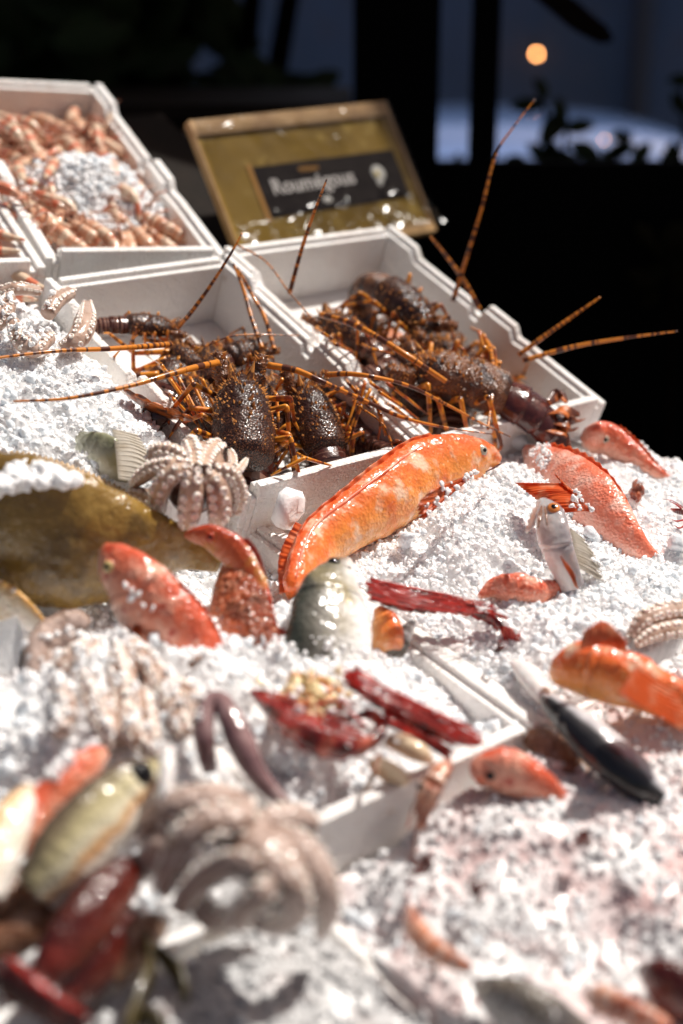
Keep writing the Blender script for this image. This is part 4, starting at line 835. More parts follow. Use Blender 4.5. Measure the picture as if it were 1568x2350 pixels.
# ------------------------------------------------------------------ spiny lobsters
rs0 = [.2, -.3, .4, -.1]
def lobster(label, rear, front, h, scale=1., up=(0, 0, 0), curl=1.2, ants=(), lseed=0, legs=True, P=P2, cara=M_CARA, tailm=M_TAIL, spread=1., basedirs=None, h2=None, tail=True, flip=False):
    rs = random.Random(lseed)
    a = W(*rear, h, P); b = W(*front, h if h2 is None else h2, P)
    x = nrm(b-a); z = nrm(P.n+RT*up[0]+UPV*up[1]-FW*up[2]); z = nrm(z-x*(x@z))*(-1 if flip else 1); y = np.cross(z, x)
    L = np.linalg.norm(b-a); s = L/.1*1.0
    M = np.stack([x, y, z], 1)*s
    q0 = (a+b)/2
    w = lambda p: np.asarray(p, float)@M.T+q0
    t = T('spiny_lobster', label, 'lobster', q0-P.n*.03, group='spiny lobsters in the white boxes')
    # carapace (local: x forward, length .1)
    xs = np.linspace(-.05, .05, 40); tt = (xs+.05)/.1
    wd = np.interp(tt, [0, .06, .35, .7, .9, 1], [.022, .027, .030, .026, .018, .012]); hu = np.interp(tt, [0, .06, .4, .75, 1], [.020, .026, .029, .024, .010]); hd = np.interp(tt, [0, .4, 1], [.012, .018, .008])
    path = w(np.stack([xs, 0*xs, .004+0*xs], 1))
    def fn(a_, th, V):
        gro = -.06*np.exp(-((a_-.42-.05*np.cos(2*th))/.025)**2)
        return gro+.05*nz(V, 150)*np.clip(a_*2, .2, 1)+.05*nz(V, 380)*np.clip(a_*2-.6, 0, 1)
    V, F, uv = loft(path, hu*s, hd*s, wd*s, z, 40, fn); c = t.part('carapace', V, F, cara, uv)
    ps = []
    for i in range(190):
        q = rs.random()**.62; xx = -.045+.095*q; ang = rs.uniform(-1.5, 1.5)
        ww = np.interp((xx+.05)/.1, [0, .06, .35, .7, .9, 1], [.022, .027, .030, .026, .018, .012]); hh_ = np.interp((xx+.05)/.1, [0, .06, .4, .75, 1], [.020, .026, .029, .024, .010])
        p = A([xx, ww*math.sin(ang), .004+hh_*math.cos(ang)]); nn = A([.7*q, math.sin(ang), math.cos(ang)])
        big = rs.random() < .14
        ps.append(cone(w(p), nn@M.T/s, s*(.0055 if big else .0028)*rs.uniform(.6, 1.2)*(.5+q*.7), s*(.0021 if big else .0013)))
    for sy in (-1, 1):
        ps.append(cone(w((.045, sy*.009, .016)), A([.75, sy*.25, .7])@M.T/s, .016*s, .0042*s, 8))
    V, F, uv = join(ps); t.part('spines', V, F, M_SPINE, parent=c, smooth=False)
    for sy in (-1, 1):
        V, F = ellips(w((.051, sy*.012, .009)), (.0036*s,)*3, None, 12, 8); t.part('eye', V, F, BLACK)
        # spiny base of the antenna
        bd = (.75, sy*.55, .25) if basedirs is None else basedirs[0 if sy > 0 else 1]
        p0 = A([.043, sy*.013, .002]); d = nrm(A(bd)); p1 = p0+d*.032
        R = np.array([[*w(p0), .0088*s], [*w(p0+d*.011), .0092*s], [*w(p0+d*.013), .0075*s], [*w(p0+d*.022), .0078*s], [*w(p0+d*.024), .0062*s], [*w(p1), .0052*s]])
        V, F, uv = tube(R, 22, 12, up=z, world=True, lump=.22, lsc=260); ab = t.part('antenna_base', V, F, M_SHELL, uv)
        ps = []
        for i in range(80):
            f = rs.random(); ang = rs.uniform(0, 6.28); sd = nrm(np.cross(d, A([0, 0, 1]))); ud = np.cross(sd, d); nn = sd*math.sin(ang)+ud*math.cos(ang)
            ps.append(cone(w(p0+d*.032*f+nn*.008*(1-.35*f)), (nn+d*.5)@M.T/s, s*.0042*rs.uniform(.6, 1.2), s*.0015))
        V, F, uv = join(ps); t.part('spines', V, F, M_SPINE, parent=ab, smooth=False)
    # tail
    if tail:
        n = 64; ss = np.linspace(0, 1, n); ang = curl*ss**1.2; step = .115/n
        px_ = -.046-np.cumsum(np.cos(ang))*step; pz = .002-np.cumsum(np.sin(ang))*step
        path = w(np.stack([px_, 0*px_, pz], 1)); seg = (ss*6) % 1
        prof = np.interp(ss, [0, .15, .7, 1], [.98, 1, .8, .55])*(.90+.13*seg**.6)
        upv = np.stack([np.sin(-ang)*-1*0+0*ang, 0*ang, 0*ang], 1)
        ups = (np.stack([-np.sin(ang), 0*ang, np.cos(ang)], 1))@M.T/s
        V, F, uv = loft(path, .021*s*prof, .012*s*prof, .0255*s*prof, ups, 30, lambda a_, b_, V: .03*nz(V, 120)); t.part('tail', V, F, tailm, uv)
        e = A([px_[-1], 0, pz[-1]]); d0 = A([-math.cos(ang[-1]), 0, -math.sin(ang[-1])]); nn0 = A([-math.sin(ang[-1]), 0, math.cos(ang[-1])])
        for k in range(-2, 3):
            dd = nrm(d0+A([0, k*.42, 0])-nn0*.05*abs(k)); ii = np.linspace(0, 1, 10)
            path = w(e+dd*(ii*.040)[:, None]+A([0, k*.004, 0]))
            V, F, uv = loft(path, .0014*s, .0014*s, s*.0115*np.sin(.45+ii*2.2), nn0@M.T/s, 12); t.part('tail_flap', V, F, M_FAN, uv)
    if legs:
        for sy in (-1, 1):
            for k in range(5):
                xk = .034-.017*k; fwd = rs.uniform(-1.0, .5)
                hip = A([xk, sy*.019, -.006]); kn = hip+A([fwd*.016, sy*(.018+rs.uniform(0, .014))*spread, .020+rs.uniform(-.014, .012)])
                an = kn+A([fwd*.030+rs.uniform(-.012, .012), sy*(.010+rs.uniform(-.006, .014))*spread, -.030+rs.uniform(-.014, .012)]); ft = an+A([rs.uniform(-.022, .022), sy*rs.uniform(-.012, .010), -.016+rs.uniform(-.008, .012)])
                R = np.array([[*w(hip), .0036*s], [*w(hip*.5+kn*.5), .0030*s], [*w(kn), .0026*s], [*w(kn*.5+an*.5), .0023*s], [*w(an), .0019*s], [*w(ft), .0007*s]])
                V, F, uv = tube(R, 18, 8, up=z, world=True, straight=True); t.part('leg', V, F, M_LEG, uv)
    for rr in ants:
        m_ = M_ANTR if rr[0] == 'r' else M_ANT
        rr = rr[1:] if rr[0] == 'r' else rr
        V, F, uv = tube([r_ for r_ in rr], 60, 8, P=P, lump=.08, lsc=300); t.part('antenna', V, F, m_, uv)
    return t
lobster('dark spiny lobster at the back left of the nearer lobster box', (290, 752), (400, 760), -.03, 1, (0, 0, 0), .5, ants=[[(408, 752, .0, 6), (440, 715, .03, 5), (482, 657, .06, 4.2), (530, 582, .10, 3.2), (556, 535, .12, 2)]], lseed=1, spread=.7)
lobster('spiny lobster lying sideways in the nearer box, antenna reaching the left edge', (450, 850), (395, 800), -.04, 1, (0, .2, 0), .9, ants=[[(392, 790, .015, 7), (320, 796, .03, 6.5), (240, 801, .04, 6), (125, 806, .05, 4.8), (-20, 823, .05, 3)]], lseed=2, basedirs=[(.8, .2, .4), (.7, -.6, .3)])
lobster('spiny lobster behind the upright one with two antennae up against the foam wall', (520, 830), (600, 800), -.035, 1, (0, 0, .2), 1.0, ants=[[(602, 800, .0, 6), (578, 730, .015, 5.2), (560, 667, .03, 4.4), (536, 605, .05, 3)], [(630, 803, .0, 6), (606, 724, .01, 5.2), (576, 672, .02, 4.4), (545, 615, .04, 3)], ['r', (480, 790, .0, 2.5), (520, 782, .01, 2.5), (560, 795, .0, 2)][0:1][0:0] or [(470, 795, .01, 2.2), (540, 770, .02, 2), (690, 770, .02, 1.2)]], lseed=3)
lobster('upright granular spiny lobster in the nearer box with both antennae spread wide', (562, 1072), (548, 876), -.006, 1, (0, .25, .5), 1.0, tail=False, ants=[[(500, 832, .055, 8.5), (450, 843, .062, 8), (400, 856, .066, 7), (280, 890, .064, 5.5), (150, 915, .058, 4), (30, 921, .05, 2.2)], [(615, 838, .055, 8.5), (680, 850, .06, 7.5), (742, 877, .06, 6.5), (842, 922, .04, 5.2), (922, 957, .026, 4.4), (1017, 980, .012, 3), (1130, 996, .012, 1.6)]],
        lseed=4, basedirs=[(.85, .28, .55), (.85, -.28, .55)], h2=.028)
lobster('spiny lobster right of the upright one in the nearer box', (745, 1045), (690, 890), -.03, 1, (.2, .2, .3), 1.2, ants=[[(752, 860, .03, 7), (800, 858, .045, 6), (857, 865, .052, 5.2), (942, 887, .04, 4.4), (1032, 932, .022, 3.4), (1107, 972, .012, 2.6), (1172, 1003, .012, 1.4)], ['r', (700, 950, .02, 3), (735, 985, .02, 3), (762, 1030, .0, 2)][0:0] or [(820, 930, .02, 2.6), (880, 975, .02, 2.4), (902, 1030, .0, 1.6)]],
        lseed=5, basedirs=[(.6, .5, .6), (.6, -.75, .5)], h2=.0)
lobster('spiny lobster half hidden low at the front right corner of the nearer box', (790, 1035), (690, 1030), -.06, 1, (0, 0, .1), .25, lseed=6, spread=.5)
lobster('spiny lobster under the upright one, only orange legs and dark side showing', (470, 985), (430, 880), -.05, 1, (-.3, .1, .2), 1.2, lseed=7, spread=1.1, tail=False)
for k, (a, b, lb) in enumerate([((390, 900), (440, 800), 'spiny lobster against the left wall of the nearer box, buried under others'), ((600, 1010), (650, 900), 'dark spiny lobster buried between the two upright ones in the nearer box'),
    ((830, 985), (770, 900), 'spiny lobster in the right of the nearer box, a tuft of orange legs showing'), ((500, 900), (480, 810), 'dark spiny lobster buried behind the left antenna of the upright one')]):
    lobster(lb, a, b, -.046, 1, (rs0[k], .1, .1), .8, lseed=30+k, spread=1.3, tail=k != 3, flip=k in (0, 2))
for k, (a, b, lb) in enumerate([((870, 920), (850, 830), 'spiny lobster against the left wall of the right box, buried under others'), ((960, 950), (930, 860), 'dark spiny lobster low at the front of the right box beside the banded tail'),
    ((1090, 900), (1060, 800), 'spiny lobster beneath the orange legs in the right box'), ((800, 790), (850, 740), 'spiny lobster at the left wall of the right box, its brown shell half seen')]):
    lobster(lb, a, b, -.046, 1, (rs0[k], .1, .1), .8, lseed=40+k, spread=1.3, tail=False, flip=k in (0, 2))
# right box
lobster('spiny lobster at the back of the right box with its round tail curled up', (880, 672), (985, 762), .004, 1, (0, 0, .3), 3.0, ants=[[(1040, 690, .02, 6), (1065, 610, .07, 5.2), (1105, 480, .14, 4.2), (1140, 350, .20, 3.2), (1180, 290, .23, 2.2), (1228, 228, .26, 1.2)], [(1100, 710, .0, 6), (1062, 640, .03, 5), (1020, 582, .06, 4), (988, 543, .08, 2.6)]], lseed=8, tailm=M_SHELL)
lobster('spiny lobster at the left of the right box, warty head raised and one antenna upright', (840, 800), (735, 735), -.03, 1, (0, .2, .2), 1.2, ants=[[(665, 672, .03, 5.5), (690, 580, .09, 4.8), (720, 490, .15, 3.8), (750, 412, .20, 2.2)], [(735, 722, .02, 6.5), (800, 740, .04, 7.5), (860, 770, .05, 7), (940, 820, .05, 7), (1030, 880, .03, 6)], [(540, 560, .05, 2.2), (610, 600, .05, 2), (662, 668, .04, 2), (720, 735, .03, 2)]], lseed=9)
lobster('spiny lobster in the middle of the right box among orange legs', (905, 850), (1010, 830), -.035, 1, (0, .1, .2), 1.0, ants=[[(1105, 770, .03, 7), (1125, 800, .035, 6), (1132, 870, .03, 5), (1120, 985, .01, 3)]], lseed=10, spread=1.2)
lobster('spiny lobster at the front of the right box, banded tail towards us', (1025, 905), (1000, 800), -.04, 1, (0, .1, .3), .9, ants=[[(1190, 815, .03, 6), (1280, 750, .07, 4.8), (1378, 682, .11, 2.2)], [(1200, 828, .03, 6), (1320, 795, .06, 5), (1440, 775, .09, 3.6), (1556, 760, .12, 1.8)]], lseed=11)
tl_ = lobster('reddish spiny lobster at the right end with an orange tail fan on the rim', (1160, 925), (940, 845), .004, 1, (0, .1, .2), 1.7, lseed=12, tailm=M_TAILR, cara=M_SHELL, spread=.9)

for rr in ([(1262, 968, .006, 8), (1300, 972, .008, 20), (1340, 962, .004, 6)], [(1255, 950, .012, 8), (1292, 945, .016, 20), (1330, 950, .012, 6)], [(1258, 925, .02, 8), (1285, 905, .024, 16), (1300, 925, .02, 6)], [(1250, 985, .0, 8), (1290, 992, .002, 16), (1325, 982, .0, 5)]):
    V, F, uv = tube(rr, 16, 12, P=P2, flat=.25, up=ROW); tl_.part('tail_flap', V, F, M_FAN, uv)
def bundle(root, segs, h0=.0, h1=-.02, r=4.2):
    for k, (x0, y0, x1, y1) in enumerate(segs):
        j = rs_.uniform(-8, 8)
        rows = [(x0-14+j, y0-10, h0-.02, r*.9), (x0, y0, h0+.008, r), ((x0+x1)/2+j*.3, (y0+y1)/2, (h0+h1)/2+.004, r*.85), (x1, y1, h1, r*.5)]
        V, F, uv = tube(rows, 16, 8, P=P2, straight=True)
        o = mk('leg', V-np.array(root.location), F, M_LEG, uv); o.parent = root
rs_ = random.Random(77)
def lob(txt): return [o for o in bpy.data.objects if o.parent is None and txt in str(o.get('label', ''))][0]
bundle(lob('orange legs and dark side'), [(392, 872, 452, 965), (408, 862, 482, 1000), (438, 868, 502, 1002), (398, 915, 462, 985), (466, 872, 494, 940), (380, 850, 440, 930), (425, 905, 470, 1010), (372, 838, 398, 890)], .0, -.02)
bundle(lob('tuft of orange legs'), [(850, 895, 800, 990), (838, 878, 812, 972), (866, 925, 884, 1000), (822, 895, 790, 1000), (858, 915, 906, 1032), (800, 880, 850, 940), (830, 930, 800, 1020), (875, 950, 868, 1010)], .01, -.02)
bundle(lob('right of the upright one'), [(620, 930, 630, 1010), (634, 905, 640, 1000), (648, 870, 630, 905), (700, 1051, 622, 1091), (704, 1052, 760, 1068)], .015, .0, 4.6)
bundle(lob('warty head'), [(822, 740, 816, 835), (836, 752, 868, 842), (770, 790, 822, 812), (850, 800, 905, 812), (742, 765, 800, 800)], .02, -.01)
bundle(lob('middle of the right box'), [(1100, 762, 1142, 905), (1112, 770, 1120, 880), (1135, 800, 1150, 935), (1060, 800, 1090, 860), (1120, 850, 1160, 880)], .03, .0)
bundle(lob('beside the banded tail'), [(872, 900, 962, 962), (852, 880, 930, 935), (890, 880, 985, 955), (1045, 850, 1102, 945), (1030, 862, 1075, 930), (905, 935, 960, 975)], .015, -.01)
# ------------------------------------------------------------------ langoustines
def lango_proto():
    t = T('langoustine', 'pink langoustine in the back box', 'langoustine', (0, 0, 0))
    xs = np.linspace(0, .045, 20); r = .82*np.interp(xs, [0, .006, .03, .045], [.009, .0115, .010, .004])
    V, F, uv = loft(np.stack([xs, 0*xs, 0*xs], 1), r*1.05, r*.9, r*.85, A([0, 0, 1]), 14); t.part('carapace', V, F, M_LANG, uv)
    n = 40; ss = np.linspace(0, 1, n); an = 1.5*ss**1.5; st = .065/n
    p = np.stack([-np.cumsum(np.cos(an))*st, 0*ss, -np.cumsum(np.sin(an))*st], 1)
    pr = .82*np.interp(ss, [0, .7, 1], [.0105, .008, .004])*(.88+.16*((ss*6) % 1))
    V, F, uv = loft(p, pr, pr*.8, pr, np.stack([-np.sin(an), 0*an, np.cos(an)], 1), 14); t.part('tail', V, F, M_LANG, uv)
    for k in (-1, 0, 1):
        d = nrm(A([-math.cos(1.5), k*.6, -math.sin(1.5)])); i = np.linspace(0, 1, 6)
        V, F, uv = loft(p[-1]+d*(i*.016)[:, None], .0007, .0007, .0045*np.sin(.5+i*2.2), A([1, 0, .01]), 8); t.part('tail_flap', V, F, M_LANG, uv)
    for sy in (-1, 1):
        R = np.array([[.034, sy*.007, 0, .003], [.046, sy*.018, .004, .0034], [.060, sy*.021, .004, .0066], [.082, sy*.016, .0, .0062], [.108, sy*.012, -.002, .0014]])
        V, F, uv = tube(R, 18, 8, world=True, up=A([0, 0, 1])); t.part('claw', V, F, M_LCLAW, uv)
        V, F = ellips((.043, sy*.006, .004), (.0025,)*3, None, 8, 6); t.part('eye', V, F, BLACK)
        for k in range(3):
            R = np.array([[.03-.009*k, sy*.007, -.003, .0015], [.038-.014*k, sy*.024, .006, .0013], [.044-.016*k, sy*.038, -.012, .0007]])
            V, F, uv = tube(R, 8, 5, world=True, up=A([0, 0, 1])); t.part('leg', V, F, M_LLEG, uv)
        R = np.array([[.044, sy*.003, .003, .0007], [.065, sy*.02, .006, .0005], [.09, sy*.035, .0, .0003]])
        V, F, uv = tube(R, 10, 4, world=True, up=A([0, 0, 1])); t.part('antenna', V, F, M_LLEG, uv)
    return t.o
LG = lango_proto()
def copy_thing(root):
    r = root.copy(); COL.objects.link(r)
    for ch in root.children:
        c = ch.copy(); COL.objects.link(c); c.parent = r
        for g in ch.children:
            d = g.copy(); COL.objects.link(d); d.parent = c
    return r
rl = random.Random(5); first = True
def put_lango(P, u, v, h, yaw, pitch, roll, sc, label, group):
    global first
    o = LG if first else copy_thing(LG); first = False
    X = ROW*math.cos(yaw)+P.v*math.sin(yaw); Y = np.cross(P.n, X)
    B = Matrix(((X[0], Y[0], P.n[0]), (X[1], Y[1], P.n[1]), (X[2], Y[2], P.n[2]))).to_4x4()
    o.matrix_world = Matrix.Translation(Vector(P.at(u, v, h))) @ B @ Matrix.Rotation(pitch, 4, 'Y') @ Matrix.Rotation(roll, 4, 'X') @ Matrix.Scale(sc, 4)
    o['label'] = label; o['group'] = group
LBL = [('pale pink langoustine under the back rim of the langoustine box', 'langoustines along the back rim'), ('banded langoustine in the middle rows of the back box beside the ice', 'langoustines beside the ice patch'), ('orange pink langoustine along the front rim of the back box', 'langoustines along the front rim')]
for i in range(12):
    for j in range(4):
        x = .055+.044*j+rl.uniform(-.012, .012); y = .075+.032*i+rl.uniform(-.012, .012)
        ice = math.exp(-((x-.135)**2+(y-.20)**2)/.0050)
        if ice > .55: continue
        u = -.096+x*ca-y*sa; v = .475+x*sa+y*ca
        k = 0 if i >= 8 else (1 if i >= 3 else 2)
        put_lango(P2, u, v, -.042+rl.uniform(-.01, .014), (1.57 if i < 4 else -1.57 if i > 9 else rl.choice([1.57, -1.57, 1.2, -1.9]))+rl.uniform(-.6, .6), rl.uniform(-.25, .15), rl.uniform(-.9, .9), rl.uniform(1.0, 1.4), *LBL[k])
cb, sb = math.cos(math.radians(-9)), math.sin(math.radians(-9))
for i in range(7):
    for j in range(3):
        x = .12+.036*j+rl.uniform(-.01, .01); y = .035+.035*i+rl.uniform(-.01, .01)
        put_lango(P2, -.345+x*cb-y*sb, .500+x*sb+y*cb, -.046+rl.uniform(-.008, .01), rl.uniform(-3.1, 3.1), rl.uniform(-.3, .2), rl.uniform(-.6, .6), rl.uniform(.85, 1.1), 'langoustine in the corner box at the far left edge', 'langoustines in the far left box')

# ------------------------------------------------------------------ the wooden case
t = T('wooden_case', 'pale wooden wine case wrapped in clear film with a dark printed label', 'case', P2.at(.33, .47, -.05))
def cq(px, py, d): return CAM+ray(px, py)*d
c0, c1 = cq(432, 277, 2.05), cq(884, 232, 2.281); ex = nrm(c1-c0)
d3 = min(np.linspace(1.7, 2.4, 1401), key=lambda d: abs((cq(548, 577, d)-c0)@ex)); c3 = cq(548, 577, d3)
ey = nrm(c3-c0); ey = nrm(ey-ex*(ey@ex)); Wd = np.linalg.norm(c1-c0); Hd = np.linalg.norm(c3-c0)*1.1; ez = np.cross(ex, ey)
if ez@(CAM-c0) < 0: ez = -ez
print('case', Wd, Hd, d3)
def cbox(x0, x1, y0, y1, z0, z1):
    V, F = box((x0, y0, z0), (x1, y1, z1)); return c0+V[:, :1]*ex+V[:, 1:2]*ey+V[:, 2:]*ez, F
def skew(V):       # the case leans: lower edge shifted as in the place
    y = (V-c0)@ey; return V+ex*(y*.0)[:, None]
def cpart(nm, a, m, par=None, label=None): V, F = cbox(*a); return t.part(nm, skew(V), F, m, parent=par, smooth=False, label=label)
cpart('top_rail', (0, Wd, 0, .024, -.014, .0008), M_WOOD); cpart('bottom_rail', (0, Wd, Hd-.018, Hd, -.014, .0008), M_WOOD)
cpart('side_rail', (0, .004, .0245, Hd-.0185, -.014, .0004), M_WOOD); cpart('side_rail', (Wd-.004, Wd, .0245, Hd-.0185, -.014, .0004), M_WOOD)
cpart('paper_front', (.0045, Wd-.0045, .0245, Hd-.0185, -.013, -.004), M_CARD)
lb = cpart('label', (.080, Wd-.022, Hd*.36, Hd*.72, -.0038, -.0026), M_LABEL)
cpart('label_edge', (.072, .0798, Hd*.34, Hd*.74, -.0038, -.0024), M_GOLDL, lb)
def text(body, size, cx, cy, z, m, nm, par, shear=0):
    cu = bpy.data.curves.new('lettering', 'FONT'); cu.body = body; cu.size = size; cu.align_x = 'CENTER'; cu.align_y = 'CENTER'; cu.extrude = .0002; cu.offset = size*.018; cu.shear = shear
    o = bpy.data.objects.new(nm, cu); COL.objects.link(o); bpy.context.view_layer.update()
    me = bpy.data.meshes.new_from_object(o.evaluated_get(bpy.context.evaluated_depsgraph_get())); bpy.data.objects.remove(o)
    V = np.array([v.co[:] for v in me.vertices]); F = [tuple(p.vertices) for p in me.polygons]
    V = c0+(cx+V[:, :1])*ex+(cy-V[:, 1:2])*ey+(z+V[:, 2:])*ez
    return t.part(nm, V, F, m, parent=par, smooth=False)
text('Roum\u00e9gous', .034, .182, Hd*.52, -.0020, M_LETTER, 'lettering', lb)
text('ch\u00e2teau', .0125, .182, Hd*.415, -.0020, M_GOLDL, 'small_lettering', lb)
Xc = np.stack([ex, ey, ez], 1)
V, F = ellips(c0+ex*(Wd-.070)+ey*Hd*.52-ez*.0022, (.0135, .0135, .0012), Xc, 20, 8); t.part('emblem', V, F, M_EMBL, parent=lb)
V, F = ellips(c0+ex*(Wd-.074)+ey*(Hd*.52+.015)-ez*.0022, (.006, .006, .001), Xc, 14, 8); t.part('emblem', V, F, M_EMBL, parent=lb)
V, F = ellips(c0+ex*(Wd-.074)+ey*Hd*.525-ez*.0012, (.005, .006, .001), Xc, 14, 8); t.part('emblem_centre', V, F, M_EMBY, parent=lb)
V, F = ellips(c0+ex*.195+ey*Hd*.655-ez*.0022, (.009, .006, .0012), Xc, 16, 8); t.part('emblem', V, F, M_EMBL, parent=lb)
# crinkled film
nx, ny = 290, 190
gx, gy = np.meshgrid(np.linspace(.002, Wd-.002, nx), np.linspace(.004, Hd-.002, ny))
gz = np.full(gx.shape, .0085)+.42*np.maximum(0, gy-.78*Hd)
kk = np.clip((gy/Hd-.70)/.12, 0, 1)
gz += np.array([.0030*noise.noise(Vector((a*40, b*40, 2.2))) for a, b in zip(gx.ravel(), gy.ravel())]).reshape(gx.shape)*(.3+kk)
rc = random.Random(9)
for i_ in range(64):
    low = i_ < 54
    cx_, cy_ = rc.uniform(.01, Wd-.01), (rc.uniform(.74, 1.0)*Hd if low else rc.uniform(.04, .3)*Hd)
    an_ = rc.gauss(1.2, .7); ln, wd_, ht = rc.uniform(.010, .030), rc.uniform(.0040, .0075), rc.uniform(.0030, .0070)*(1 if low else .6)
    a_ = (gx-cx_)*math.cos(an_)+(gy-cy_)*math.sin(an_); p_ = -(gx-cx_)*math.sin(an_)+(gy-cy_)*math.cos(an_)
    gz += ht*np.exp(-(p_/wd_)**2-(a_/ln)**4)
V = (c0+gx[..., None]*ex+gy[..., None]*ey+gz[..., None]*ez).reshape(-1, 3)
I = np.arange(nx*ny).reshape(ny, nx)
F = np.stack([I[:-1, :-1], I[:-1, 1:], I[1:, 1:], I[1:, :-1]], -1).reshape(-1, 4)
t.part('film', V, F, M_FILM, smooth=True)
V, F = ellips(P2.at(.27, .52, -.09), (.03, .03, .03), None, 8, 6)

# crushed ice that lies on the fish and arms, dropped from above onto whatever is there
bpy.context.view_layer.update(); DG = bpy.context.evaluated_depsgraph_get()
def dust(label, poly, n, smin=.001, smax=.0034, P=P1, m=ICE, seed=0):
    rr = random.Random(seed); xs = [p[0] for p in poly]; ys = [p[1] for p in poly]; cen = []
    def inside(x, y):
        c = False
        for i in range(len(poly)):
            (x1, y1), (x2, y2) = poly[i], poly[i-1]
            if (y1 > y) != (y2 > y) and x < (x2-x1)*(y-y1)/(y2-y1)+x1: c = not c
        return c
    for _ in range(n*4):
        x, y = rr.uniform(min(xs), max(xs)), rr.uniform(min(ys), max(ys))
        if not inside(x, y): continue
        q = W(x, y, .04, P)
        ok, loc, nn, _i, ob, _m = SC.ray_cast(DG, Vector(q+P.n*.2), Vector(-P.n), distance=.32)
        if ok and nn.dot(Vector(P.n)) > .45: cen.append(np.array(loc)+P.n*rr.uniform(-.0005, .003))
        if len(cen) >= n: break
    cen = np.array(cen); sz = smin+(smax-smin)*rng.random(len(cen))**2
    V, F = chunks(cen, sz, True); solo('ice_clump', V, F, m, label, 'ice', kind='stuff')
dust('crushed ice strewn over the pale octopus arms at the left', [(50, 1470), (300, 1430), (460, 1520), (460, 1720), (300, 1720), (60, 1640)], 420, .0012, .0042, seed=1)
dust('crushed ice covering the head end of the pink spiny fish', [(1190, 1010), (1260, 1030), (1262, 1075), (1220, 1090), (1170, 1060)], 240, seed=2)
dust('crushed ice around the lower edge of the pink spiny fish', [(1300, 1190), (1350, 1230), (1440, 1290), (1540, 1300), (1520, 1340), (1380, 1310), (1290, 1240)], 260, seed=3)
dust('crushed ice along the throat and belly of the big orange fish', [(1150, 1060), (1100, 1130), (1010, 1180), (960, 1230), (930, 1260), (960, 1280), (1080, 1180), (1170, 1090)], 240, .0012, .0042, seed=4)
dust('crushed ice on the back of the small glossy red fish', [(1090, 1370), (1160, 1385), (1340, 1370), (1340, 1410), (1180, 1420), (1080, 1400)], 160, seed=5)
dust('crushed ice at the foot of the coral red and mottled fish', [(400, 1490), (470, 1485), (640, 1478), (860, 1470), (860, 1540), (400, 1520)], 220, .0012, .0042, seed=8)
dust('crushed ice scattered on the red prawns of the bare corner', [(700, 1560), (830, 1560), (1000, 1660), (900, 1720), (640, 1700), (600, 1620)], 45, .0012, .0042, seed=9)
dust('crushed ice on the octopus arms in the left box', [(0, 660), (120, 660), (140, 740), (60, 790), (0, 760)], 240, .0012, .0042, P2, seed=10)
dust('crushed ice over the coral fish at the left edge', [(40, 1660), (200, 1650), (220, 1720), (140, 1790), (30, 1800)], 200, .0012, .0042, seed=11)
# ------------------------------------------------------------------ the place behind the stall
V, F = box((-80, -60, -.3), (80, 120, 0)); solo('ground', V, F, M_PAVE, None, None, smooth=False, kind='structure')
YS = 3.0
def zx(px, py, Y=YS): q = BP(px, py, Y); return q[0], q[2]
t = T('glazed_screen', 'black painted terrace screen with two posts behind the stall', 'screen', (.9, YS, 0))
x0, zs = zx(1010, 374); xr = 3.6
def bpart(tt, nm, lo, hi, m): V, F = box(lo, hi); return tt.part(nm, V, F, m, smooth=False)
bpart(t, 'panel', (x0-.02, YS, 0), (xr, YS+.06, zs), M_BLK)
bpart(t, 'post', (zx(812, 0)[0], YS-.02, 0), (zx(1011, 0)[0]-.0, YS+.08, 3.4), M_BLK)
bpart(t, 'post', (zx(1090, 0)[0], YS+.002, zs+.001), (zx(1152, 0)[0], YS+.058, 3.4), M_BLK)
bpart(t, 'head_rail', (zx(812, 0)[0], YS-.01, 3.401), (xr, YS+.07, 3.6), M_BLK)
t = T('planter', 'long dark timber planter behind the wooden case', 'planter', (-1, 2.85, 0))
xl, zt = zx(280, 236, 2.8); xe, _ = zx(808, 0, 2.8)
bpart(t, 'trough', (-2.6, 2.8, 0), (xe, 3.3, zt-.03), M_DKW); bpart(t, 'rim', (-2.62, 2.77, zt-.0295), (xe, 3.32, zt), M_DKW)
bpart(t, 'ledge', (-2.6, 2.70, zx(0, 316, 2.7)[1]-.02), (xe, 2.799, zx(0, 312, 2.7)[1]), M_RAIL)
t = T('street_wall', 'blue grey shaded wall across the street', 'wall', (0, 9.0, 0))
bpart(t, 'wall', (-14, 9, 0), (14, 9.3, 2.55), M_STREET)
xd = BP(1475, 100, 8.9)[0]; V, F, uv = tube(np.array([[xd, 8.93, 0, .05], [xd, 8.93, 1.2, .05], [xd, 8.93, 2.5, .05]]), 8, 10, up=A([0, 1, 0]), world=True); t.part('drainpipe', V, F, M_PIPE, uv)
# unseen roof added to keep the sun off the background
t = T('shade_roof', 'unseen dark roof added to keep sun off the background', 'roof', (0, 7, 0))
bpart(t, 'sheet', (-16, 3.35, 3.7), (16, 5.9, 3.8), M_SHADE_ROOF)
for x in (-15.8, 15.8):
    bpart(t, 'column', (x-.1, 3.5, 0), (x+.1, 3.7, 3.699), M_BLK); bpart(t, 'column', (x-.1, 5.6, 0), (x+.1, 5.8, 3.699), M_BLK)
